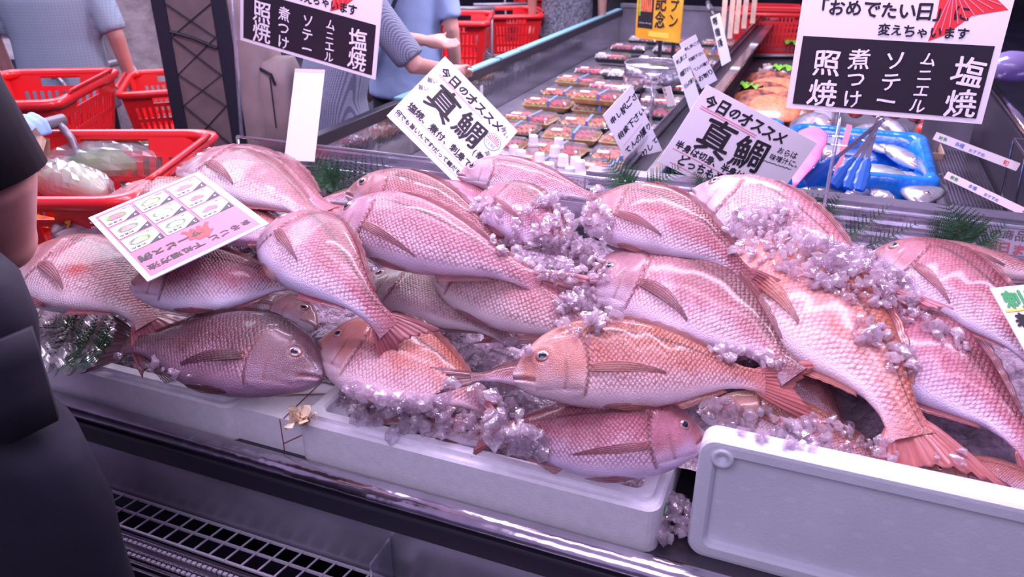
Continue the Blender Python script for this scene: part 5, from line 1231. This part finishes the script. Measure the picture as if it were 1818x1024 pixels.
# ------------------------------------------------------------------ baskets and carts
def basket_meshes():
    r = empty('shopping_basket', (0, 0, 0)); H_ = .24; tx, ty, bx_, by_ = .255, .175, .215, .140
    mb = MB()
    def wall(p0, p1, q0, q1, nu, nv):
        """p bottom pts, q top pts; slots skipped"""
        P = lambda i, j: (Vector(p0).lerp(Vector(p1), i / nu)).lerp(Vector(q0).lerp(Vector(q1), i / nu), j / nv)
        vs = [P(i, j) for j in range(nv + 1) for i in range(nu + 1)]; fs = []
        for j in range(nv):
            for i in range(nu):
                slot = (i % 2 == 1) and j in (1, 2, 4, 5, 6, 8, 9, 10) and 2 <= i < nu - 2
                hand = j in (nv - 3, nv - 2) and nu * .3 < i < nu * .7
                if slot or hand: continue
                a = j * (nu + 1) + i; fs.append((a, a + 1, a + nu + 2, a + nu + 1))
        mb.add(vs, fs)
    z0, z1 = 0, H_
    cs = [(-1, -1), (1, -1), (1, 1), (-1, 1)]
    for k in range(4):
        a, b = cs[k], cs[(k + 1) % 4]; n = 41 if k % 2 == 0 else 27
        wall((a[0] * bx_, a[1] * by_, z0), (b[0] * bx_, b[1] * by_, z0), (a[0] * tx, a[1] * ty, z1), (b[0] * tx, b[1] * ty, z1), n, 15)
    mb.add([(-bx_, -by_, 0), (bx_, -by_, 0), (bx_, by_, 0), (-bx_, by_, 0)], [(0, 1, 2, 3)])
    w_ = mb.build('basket_wall', M['red'], r); so = w_.modifiers.new('s', 'SOLIDIFY'); so.thickness = .003
    mb = MB(); mb.rings([rr(0, 0, tx + i, ty + i, .045, z, 5) for i, z in ((-.004, H_ - .022), (.014, H_ - .022), (.020, H_ - .008), (.016, H_ + .004), (.004, H_ + .008), (-.006, H_))], closed=True); mb.build('rim', M['red'], r, smooth=True)
    for sy in (-1, 1):
        pts = [Vector((x, sy * (ty + .018), H_ + .014)) for x in np.linspace(-.17, .17, 9)]; MB().tube([(-.17, sy * (ty - .0), H_ - .01)] + pts + [(.17, sy * (ty - .0), H_ - .01)], .008, 8, flat=.7).build('handle', M['red2'], r, smooth=True)
    return r
bk = basket_meshes(); bfirst = [True]
def basket(loc, rz, lab, tilt=(0, 0)):
    if bfirst[0]: o = bk; bfirst[0] = False; o.location = loc; o.rotation_euler = (tilt[0], tilt[1], rz)
    else: o = copy_tree(bk, loc, rz); o.rotation_euler = (tilt[0], tilt[1], rz)
    return tag(o, lab, 'basket', 'red shopping baskets')
def cart_mesh():
    r = empty('shopping_cart', (0, 0, 0)); t = .011
    for sy in (-1, 1):
        MB().tube([(-.33, sy * .20, .06), (-.34, sy * .20, .60), (-.40, sy * .20, .93), (-.44, sy * .20, .97)], t, 8).build('side_frame', M['tube'], r, smooth=True)
        MB().tube([(-.33, sy * .20, .10), (.30, sy * .17, .12)], t, 8).build('bottom_rail', M['tube'], r, smooth=True)
        MB().tube([(-.34, sy * .20, .68), (.24, sy * .18, .70), (.30, sy * .15, .70)], t * .8, 8).build('basket_rail', M['tube'], r, smooth=True)
        for x in (-.30, .28):
            MB().rings([[Vector((x + q * math.cos(R(a)), sy * .19 + y, .05 + q * math.sin(R(a)))) for a in range(0, 360, 20)] for q, y in ((.045, -.012), (.05, -.008), (.05, .008), (.045, .012))]).build('wheel', M['black'], r, smooth=True)
    MB().tube([(-.44, -.22, .97), (-.44, .22, .97)], .016, 10).build('push_handle', M['tube'], r, smooth=True)
    mb = MB(); mb.tube([(.30, -.15, .70), (.30, .15, .70)], t * .8, 8); mb.tube([(.30, 0, .70), (.28, 0, .12)], t * .7, 8); mb.tube([(.30, -.17, .12), (.30, .17, .12)], t * .7, 8); mb.build('front_bar', M['tube'], r, smooth=True)
    mb = MB()
    for k in range(9): mb.tube([(-.33, -.18 + k * .045, .69), (.29, -.15 + k * .0375, .705)], .003, 5)
    for k in range(7): mb.tube([(-.30 + k * .1, -.2, .69), (-.30 + k * .1, .2, .69)], .003, 5)
    mb.build('wire_deck', M['steel_dull'], r); return r
ct = cart_mesh(); cfirst = [True]
def cart(loc, rz, lab):
    if cfirst[0]: o = ct; cfirst[0] = False; o.location = loc; o.rotation_euler.z = rz
    else: o = copy_tree(ct, loc, rz)
    return tag(o, lab, 'cart', 'grey shopping carts')
def setc(px, py, zr, rz, lb, lc, s=1.0, withcart=True):
    p = PZ(px, py, zr); b = basket((p.x, p.y, zr - .24 * s), rz, lb); b.scale = (s, s, s)
    if withcart:
        c = cart((p.x, p.y, 0), 0 if px in (50, 300) else rz, lc); c.scale = (1, 1, (zr - .24 * s) / .70)
    return p, b
p2, b2 = setc(222, 303, 1.04, R(-68), 'red basket holding bagged vegetables, nearest at the left', 'grey cart carrying the vegetable basket', 1.1)
ct.rotation_euler.z = 0
b2.scale = (1.12, 1.5, 1.05); b2.location.x = -1.73; b2.location.y = 1.36; b2.location.z = 1.04 - .25
p1, b1 = setc(50, 152, 1.04, R(-62), 'red basket left of the person in the grey shirt', 'grey cart carrying the far left basket', 1.15)
setc(300, 142, .93, R(-50), 'red basket behind the left edge of the backpack', 'grey cart behind the backpack', 1.0)
setc(812, 30, 1.0, R(-70), 'red basket on the cart right of the blue shirt', 'grey cart right of the blue shirt', 1.15)
setc(905, 20, .95, R(-60), 'red basket on the second cart beyond the teal rail', 'grey cart second beyond the teal rail', 1.1)
setc(960, -8, .95, R(-50), 'red basket farthest along the aisle by the lace top', 'grey cart farthest along the aisle', 1.0)
setc(1375, 18, 1.0, R(10), 'red basket beyond the wooden price tags', 'grey cart beyond the wooden price tags', 1.1)
setc(640, -30, 1.0, R(10), 'red basket behind the left cooking board', 'grey cart behind the left cooking board', 1.0)
# vegetables in the near basket (rest on its floor)
def veg(px, py, z, rx, ry, rz_, rot, m, lab, bag):
    p = PZ(px, py, z); r = empty('bagged_vegetable', p, lab, 'vegetable', rz=rot)
    MB().tube([(x * rx, .01 * math.sin(x * 3), .008 * math.cos(x * 5)) for x in np.linspace(-1, 1, 12)], [ry * (max(.05, 1 - abs(x) ** 2.5)) ** .5 for x in np.linspace(-1, 1, 12)], 12).build('vegetable_body', m, r, smooth=True)
    if bag:
        rg = []
        for i, x in enumerate(np.linspace(-1.25, 1.25, 14)):
            q = ry * 1.25 * (max(.03, 1 - abs(x / 1.28) ** 3)) ** .5
            rg.append([Vector((x * rx, q * math.cos(R(a)) * (1 + .08 * math.sin(R(a * 4) + i)), q * math.sin(R(a)) * (1 + .1 * math.sin(R(a * 5) + i * 2)))) for a in range(0, 360, 15)])
        MB().rings(rg).build('clear_bag', M['bag'], r, smooth=False)
veg(200, 290, .95, .15, .055, .04, R(32), M['veg'], 'green leafy vegetable in a clear bag at the back of the near basket', True)
veg(235, 272, .97, .13, .05, .04, R(38), M['veg'], 'long green vegetable bag on top at the back of the near basket', True)
veg(125, 325, .95, .13, .045, .04, R(-10), M['veg_white'], 'white stemmed vegetable in a clear bag at the front of the near basket', True)
veg(88, 300, .95, .06, .022, .03, R(-35), M['veg_white'], 'pale stalk with dark leaves at the left of the near basket', False)

# ------------------------------------------------------------------ people
def person(loc, rz, lab, shirt, pants, arms, h=1.68, sleeve=.5, lean=0, skirt=False, wid=1.0, hairm='hair', coat=False, vox=.014):
    """local x right, y forward"""
    r = empty('person', loc, lab, 'person', rz=rz); k = h / 1.7; W_ = wid
    ln = lambda z: lean * max(0, z - .95 * k)
    def ring(z, rx, ry, y=0, n=20): return [Vector((rx * W_ * math.cos(2 * math.pi * a / n), ry * math.sin(2 * math.pi * a / n) + y + ln(z), z)) for a in range(n)]
    Z_ = lambda zs: [(z * k, a, b, *c) for z, a, b, *c in zs]
    body = MB(); body.rings([ring(*q) for q in Z_([(.86, .13, .10), (1.0, .13, .095), (1.2, .15, .10), (1.36, .16, .09), (1.42, .10, .07), (1.45, .055, .055), (1.50, .05, .055), (1.53, .07, .09, .02), (1.60, .078, .10, .015), (1.67, .07, .09, .01), (1.70, .03, .04)])])
    body.ell((0, .12 + ln(1.58 * k), 1.585 * k), (.014, .02, .02), 6)
    for sx_ in (-1, 1):
        body.tube([(sx_ * .085, 0, .90 * k), (sx_ * .095, .01, .48 * k), (sx_ * .095, -.01, .10 * k)], [.08, .052, .04], 10); body.tube([(sx_ * .095, -.05, .04), (sx_ * .1, .15, .03)], [.04, .03], 8)
    sl = MB()
    for side, (S_, E_, Wr) in zip((-1, 1), arms):
        S_, E_, Wr = Vector(S_), Vector(E_), Vector(Wr)
        body.tube([S_, E_, Wr], [.045, .038, .027], 10)
        d = (Wr - E_).normalized(); x_ = d.orthogonal().normalized(); y_ = d.cross(x_)
        body.ell(Wr + d * .05, (.038, .03, .055), 8, rot=d.to_track_quat('Z', 'Y').to_matrix())
        for q in range(4):
            o_ = x_ * (-.024 + q * .016); L2 = (.065, .075, .07, .055)[q]; body.tube([Wr + d * .07 + o_, Wr + d * (.10 + L2 * .5) + o_, Wr + d * (.10 + L2) + o_ + y_ * .015], [.009, .008, .006], 6)
        body.tube([Wr + d * .03 + x_ * .025, Wr + d * .07 + x_ * .048, Wr + d * .10 + x_ * .05 + y_ * .01], [.011, .009, .007], 6)
        tt_ = S_ + (E_ - S_) * min(1, sleeve * 1.6)
        pts = [S_, S_ + (tt_ - S_) * .5, tt_]; rs = [.070, .064, .060]
        if sleeve > .7: pts.append(E_ + (Wr - E_) * (sleeve - .6)); rs.append(.050)
        sl.tube(pts, rs, 12)
    def fuse(mb, name, m, v=vox):
        o = mb.build(name, m, r, smooth=True); md = o.modifiers.new('r', 'REMESH'); md.mode = 'VOXEL'; md.voxel_size = v; md.use_smooth_shade = True
        sm2 = o.modifiers.new('s', 'SMOOTH'); sm2.factor = .5; sm2.iterations = 4; return o
    fuse(body, 'body', M['skin'], .009)
    low = .78 if not coat else .35
    s2 = MB(); s2.rings([ring(*q) for q in Z_([(low, .205 if not coat else .25, .15), (.95, .185, .135), (1.1, .18, .13), (1.28, .205, .13), (1.38, .19, .105), (1.43, .10, .08), (1.45, .065, .065)])])
    s2.v += [(a, b, c) for a, b, c in []]; o0 = len(s2.v); s2.v += sl.v; s2.f += [tuple(i + o0 for i in f) for f in sl.f]; s2.m += sl.m
    fuse(s2, 'shirt' if not coat else 'coat', shirt)
    t2 = MB()
    if skirt: t2.rings([ring(*q) for q in Z_([(.35, .26, .20), (.7, .21, .17), (.98, .16, .12)])])
    else:
        t2.rings([ring(*q) for q in Z_([(.78, .165, .13), (.9, .17, .135), (.99, .16, .12)])])
        for sx_ in (-1, 1): t2.tube([(sx_ * .085, 0, .88 * k), (sx_ * .10, .01, .48 * k), (sx_ * .10, -.01, .08 * k)], [.105, .085, .075], 14)
    fuse(t2, 'skirt' if skirt else 'trousers', pants)
    hb = MB(); hb.ell((0, -.012 + ln(1.62 * k), 1.625 * k), (.088, .105, .095), 10); hb.build('hair', M[hairm], r, smooth=True)
    return r
dn = lambda s, x=.25, y=0: ((s * .19, 0, 1.37), (s * x, y - .02, 1.10), (s * x, y + .06, .86))
q = PZ(130, 190, .78)
person((q.x, q.y, 0), R(25), 'person seen from behind in a grey-blue checked shirt and dark trousers', M['shirt_grey'], M['trousers'], (dn(-1, .27), dn(1, .27)), wid=1.08, sleeve=.58)
q = PZ(262, 200, .5)
person((q.x, q.y, 0), R(20), 'person in a long beige coat standing behind the grey shirt', M['beige'], M['beige'], (dn(-1), dn(1)), coat=True, skirt=True, sleeve=.9)
q = PZ(722, 112, .93)
p4 = person((q.x, q.y, 0), R(10), 'person in a pale blue shirt with a dark shoulder strap', M['shirt_blue'], M['trousers'], (dn(-1), dn(1, .24)), sleeve=.52)
MB().tube([(-.16, -.125, .93), (-.03, -.155, 1.15), (.10, -.12, 1.42)], .020, 6, flat=.3).build('strap', M['navy'], p4)
q = PZ(585, 150, .98)
person((q.x, q.y, 0), R(-35), 'person in a checked shirt leaning over the chiller with a backpack', M['shirt_plaid'], M['trousers'], (((-.19, .08, 1.33), (-.30, .30, 1.12), (-.10, .48, 1.10)), ((.19, .08, 1.33), (.33, .22, 1.08), (.20, .44, 1.02))), sleeve=.58, lean=.35)
q = PZ(1006, 36, .90)
person((q.x, q.y, 0), R(15), 'person in a grey lace top and dark skirt far down the aisle', M['lace'], M['cloth_black'], (dn(-1), dn(1)), skirt=True, sleeve=.55)
q = PZ(1100, 20, .95)
person((q.x - .1, 6.75, 0), R(190), 'person in black with one bare forearm beyond the end of the chiller', M['cloth_black'], M['cloth_black'], (((-.19, 0, 1.37), (-.30, .05, 1.12), (-.05, .22, 1.08)), ((.19, 0, 1.37), (.28, .05, 1.12), (.05, .25, 1.05))), sleeve=.5, wid=1.1)
person((1.12, 3.7, 0), R(90), 'person in black clothes at the right edge beyond the wire rack', M['cloth_black'], M['cloth_black'], (dn(-1), dn(1)), sleeve=.9, wid=1.2)
person((1.35, 4.6, 0), R(120), 'person in dark clothes standing behind the right cooking board', M['cloth_black'], M['trousers'], (dn(-1), dn(1)), sleeve=.9, wid=1.15)

# ---- backpack
q = PZ(410, 205, .80)
bp = empty('backpack', (q.x, q.y + .02, .52), 'large taupe backpack with black corded mesh panel and front pocket', 'backpack', rz=R(18))
MB().rings([rr(0, 0, a, b, .05, z, 5) for a, b, z in ((.15, .13, .0), (.205, .16, .05), (.215, .165, .30), (.21, .16, .60), (.17, .13, .86), (.10, .08, .90))]).build('main_bag', M['taupe'], bp, smooth=True)
MB().rings([rr(0, 0, a, b, .05, z, 5) for a, b, z in ((.155, .135, -.005), (.212, .167, .045), (.216, .168, .15))], cap1=False).build('base_panel', M['navy'], bp, smooth=True)
for (x0, x1) in ((-.205, -.145), (.05, .115)):
    MB().box(((x0 + x1) / 2, -.165, .42), ((x1 - x0) / 2, .008, .36)).build('side_band', M['navy'], bp, bevel=.004)
MB().box((-.05, -.163, .46), (.10, .004, .30)).build('mesh_panel', M['taupe_dark'], bp)
mb = MB(); pz = [(-.14, .18), (.05, .34), (-.14, .46), (.05, .60), (-.14, .72)]
for seq in (pz, [(-x - .09, z) for x, z in pz]):
    mb.tube([(x, -.176, z) for x, z in seq], .0035, 6)
mb.tube([(-.14, -.176, .62), (-.05, -.18, .60), (.05, -.176, .56)], .010, 6, flat=.5); mb.build('cord', M['navy'], bp)
MB().rings([rr(.245, -.03, a, b, .03, z, 5) for a, b, z in ((.07, .10, .14), (.085, .115, .18), (.085, .115, .42), (.06, .09, .50))]).build('front_pocket', M['taupe'], bp, smooth=True)
MB().tube([(.25, -.147, .45), (.25, -.150, .25)], .003, 6).build('zip', M['navy'], bp); MB().tube([(.20, -.13, .48), (.26, -.155, .46), (.27, -.15, .42)], .006, 6).build('zip_pull', M['navy'], bp)
MB().rings([rr(.245, -.03, a, b, .03, z, 5) for a, b, z in ((.092, .122, .115), (.092, .122, .15))]).build('pocket_band', M['navy'], bp)

bp.scale = (.95, 1, 1.05)
# ---- fishmonger at the left edge (upright, half out of frame)
Yp = .60
def edge(px, py, Y=Yp): v = PY(px, py, Y); return v.x, v.z
prof = [edge(262, 1100), edge(236, 1024), edge(212, 930), edge(172, 850), edge(150, 800), edge(98, 760), edge(84, 690), edge(74, 600), edge(40, 520), edge(-18, 470)]
fm = empty('person', (-1.45, Yp, 0), 'person in black t-shirt and dark apron at the left edge with raised gloved hand', 'person')
rg = []
rx = .15
prof = [(x_ - .035, z_) for x_, z_ in prof]
prof2 = [(prof[0][0], .02)] + [(prof[0][0], .35)] + prof
for (xe, z) in prof2:
    rg.append([Vector((xe - rx + rx * math.cos(R(a)) - (-1.45), .08 * math.sin(R(a)) * (1 + .04 * math.sin(R(a * 6) + z * 20)), z)) for a in range(0, 360, 12)])
xt, zt_ = prof[-1]
for dz, f_ in ((.12, 1.0), (.28, .98), (.40, .75), (.45, .35)):
    rg.append([Vector((xt - rx - .22 + rx * f_ * math.cos(R(a)) + 1.45, -.02 + .08 * f_ * math.sin(R(a)), zt_ + dz)) for a in range(0, 360, 12)])
cut = 12
MB().rings(rg[:cut]).build('apron', M['apron'], fm, smooth=True)
# pocket flap
a_ = edge(74, 590); b_ = edge(20, 610)
MB().rings([[Vector((x + 1.45, y_, z)) for x, y_, z in ((a_[0] - .17, -.090, z_), (a_[0] - .09, -.088, z_), (a_[0] - .03, -.06, z_), (a_[0] - .018, .0, z_), (a_[0] - .028, .01, z_), (a_[0] - .038, -.05, z_), (a_[0] - .09, -.08, z_), (a_[0] - .17, -.082, z_))] for z_ in (a_[1] - .14, a_[1] - .09, a_[1] - .04, a_[1])]).build('apron_pocket', M['apron'], fm, smooth=True, bevel=0)
MB().rings(rg[cut - 1:]).build('t_shirt', M['cloth_black'], fm, smooth=True)
sk = lambda px, py, Y: PY(px, py, Y) - Vector((-1.45, Yp, 0))
# upper arm, bent elbow, raised forearm with gloved hand: one continuous body mesh
sh = sk(-180, 50, .70); hem = sk(-16, 312, .74); el = sk(-6, 420, .78)
neck = Vector((xt - rx + 1.29, 0, zt_ + .5))
wr = sk(-30, 300, .98); hd = sk(30, 235, 1.02)
bd = MB(); bd.tube([neck + Vector((0, 0, -.15)), neck, neck + Vector((0, .02, .06)), neck + Vector((0, .03, .16)), neck + Vector((0, .03, .24))], [.14, .055, .085, .10, .05], 14)
bd.tube([neck + Vector((0, 0, -.1)), sh, sh.lerp(hem, .6), hem, el], [.09, .065, .060, .060, .055], 16); bd.ell(el, (.062, .055, .060), 10); bd.tube([el, sk(-60, 350, .9), wr], [.050, .045, .033], 12); bd.tube([neck + Vector((0, 0, -.15)), Vector((xt - rx + 1.45, 0, .95)), Vector((xt - rx + 1.45, 0, .3)), Vector((xt - rx + 1.45, 0, .05))], [.09, .06, .055, .05], 12)
o = bd.build('body', M['skin'], fm, smooth=True); md = o.modifiers.new('r', 'REMESH'); md.mode = 'VOXEL'; md.voxel_size = .007; md.use_smooth_shade = True; s3 = o.modifiers.new('s', 'SMOOTH'); s3.iterations = 10
sl = MB(); sl.tube([sh + (sh - hem) * .1, sh.lerp(hem, .5), hem + (hem - sh) * .03], [.085, .078, .076], 24); sl.build('sleeve', M['cloth_black'], fm, smooth=True)
gl = MB(); dd = (hd - wr).normalized(); gl.tube([wr - dd * .03, wr + dd * .02, hd - dd * .03, hd], [.040, .036, .042, .036], 12)
for q_ in range(4):
    o_ = Vector((0, 1, 0)) * (-.024 + .016 * q_); gl.tube([hd - dd * .01 + o_, hd + Vector((.022, 0, .028)) + o_, hd + Vector((.045, 0, .018)) + o_, hd + Vector((.055, 0, -.004)) + o_], [.011, .010, .009, .007], 8)
gl.tube([hd - dd * .05 + Vector((.0, -.035, 0)), hd + Vector((.02, -.04, -.015)), hd + Vector((.045, -.03, -.015))], [.012, .010, .008], 8)
g_ = gl.build('glove', M['glove'], fm, smooth=True); md = g_.modifiers.new('r', 'REMESH'); md.mode = 'VOXEL'; md.voxel_size = .005; md.use_smooth_shade = True
pp = hd + Vector((-1.45, Yp, 0)) + Vector((.055, 0, -.012))
mb = MB(); mb.add([(-.012, -.02, -.03), (.016, -.018, -.028), (.018, .0, .004), (.010, .0, .012), (.012, -.01, .03), (-.010, -.02, .012)], [(0, 1, 2, 3, 5), (3, 4, 5)]); mb.add([(-.010, .0, -.03), (.018, .0, -.026), (.020, .006, .006), (-.010, .0, .012)], [(0, 1, 2, 3)])
o = mb.build('paper_scrap', M['wax']); o.location = pp; tag(o, 'torn cream paper held by the blue gloved hand', 'paper')

# far left bright shelf
r = empty('wall_shelf', (-7.6, 5.6, 0), 'bright stocked shelf far off at the top left corner', 'shelf', rz=R(30))
for k in range(4): MB().box((0, 0, .35 + k * .38), (1.6, .3, .015)).build('shelf_board', M['white'], r)
MB().box((0, .3, .85), (1.6, .02, .85)).build('shelf_back', M['paper'], r)
for k in range(10):
    for j in range(3):
        mb = MB().rings([rr(0, 0, .10 - i, .08 - i, .02, z) for i, z in ((.01, 0), (0, .10), (.02, .14))]); o = mb.build('product_pack', [M['paper_cream'], M['blue'], M['red'], M['ink_pink'], M['teal']][(k * 3 + j) % 5]); 
        v = Matrix.Rotation(R(30), 3, 'Z') @ Vector((-1.4 + k * .3, -.1, 0)); o.location = (-7.6 + v.x, 5.6 + v.y, .366 + j * .38); o.rotation_euler.z = R(30)
        tag(o, 'small product pack on the bright shelf at the far left', 'product', 'packs on the far left shelf')
# ------------------------------------------------------------------ light
w = bpy.data.worlds.new('world'); scn.world = w; w.use_nodes = True
w.node_tree.nodes['Background'].inputs[0].default_value = (.44, .33, .64, 1); w.node_tree.nodes['Background'].inputs[1].default_value = .75
def area(name, loc, size, power, colr, tgt=None, spread=180):
    l = bpy.data.lights.new(name, 'AREA'); l.shape = 'RECTANGLE'; l.size, l.size_y = size; l.energy = power; l.color = colr; l.spread = R(spread)
    o = bpy.data.objects.new(name, l); col.objects.link(o); o.location = loc
    d = Vector(tgt) - Vector(loc) if tgt else Vector((0, 0, -1)); o.rotation_euler = d.to_track_quat('-Z', 'Y').to_euler()
    return o
LC = (.92, .72, 1.0)
area('counter_lamp', (-.4, 1.55, 2.35), (2.2, .10), 42, LC, (-.4, 1.35, 1))
area('counter_lamp', (-.3, 1.15, 2.45), (2.2, .08), 16, LC, (-.3, 1.3, 1))
area('aisle_lamp', (-.6, 3.6, 2.6), (1.6, .5), 95, (.95, .85, 1), (-.6, 3.6, .8))
area('hall_fill_lamp', (-4, 6, 3.2), (5, 5), 300, (.85, .80, 1))
area('hall_fill_lamp', (-3.2, 2.4, 3.0), (1.5, 1.5), 80, (.85, .80, 1))
area('hall_fill_lamp', (-.3, -1.2, 2.9), (3, 1.5), 42, (.85, .74, 1), (-.3, .9, .6))  # fill lamp added behind the camera to brighten the box and counter fronts
scn.view_settings.view_transform = 'Standard'; scn.view_settings.look = 'None'; scn.view_settings.exposure = 0; scn.view_settings.gamma = 1.0
scn.cycles.use_denoising = True; scn.cycles.max_bounces = 8; scn.cycles.transparent_max_bounces = 16; scn.cycles.transmission_bounces = 6
scn.cycles.sample_clamp_indirect = 4; scn.cycles.caustics_reflective = False; scn.cycles.caustics_refractive = False
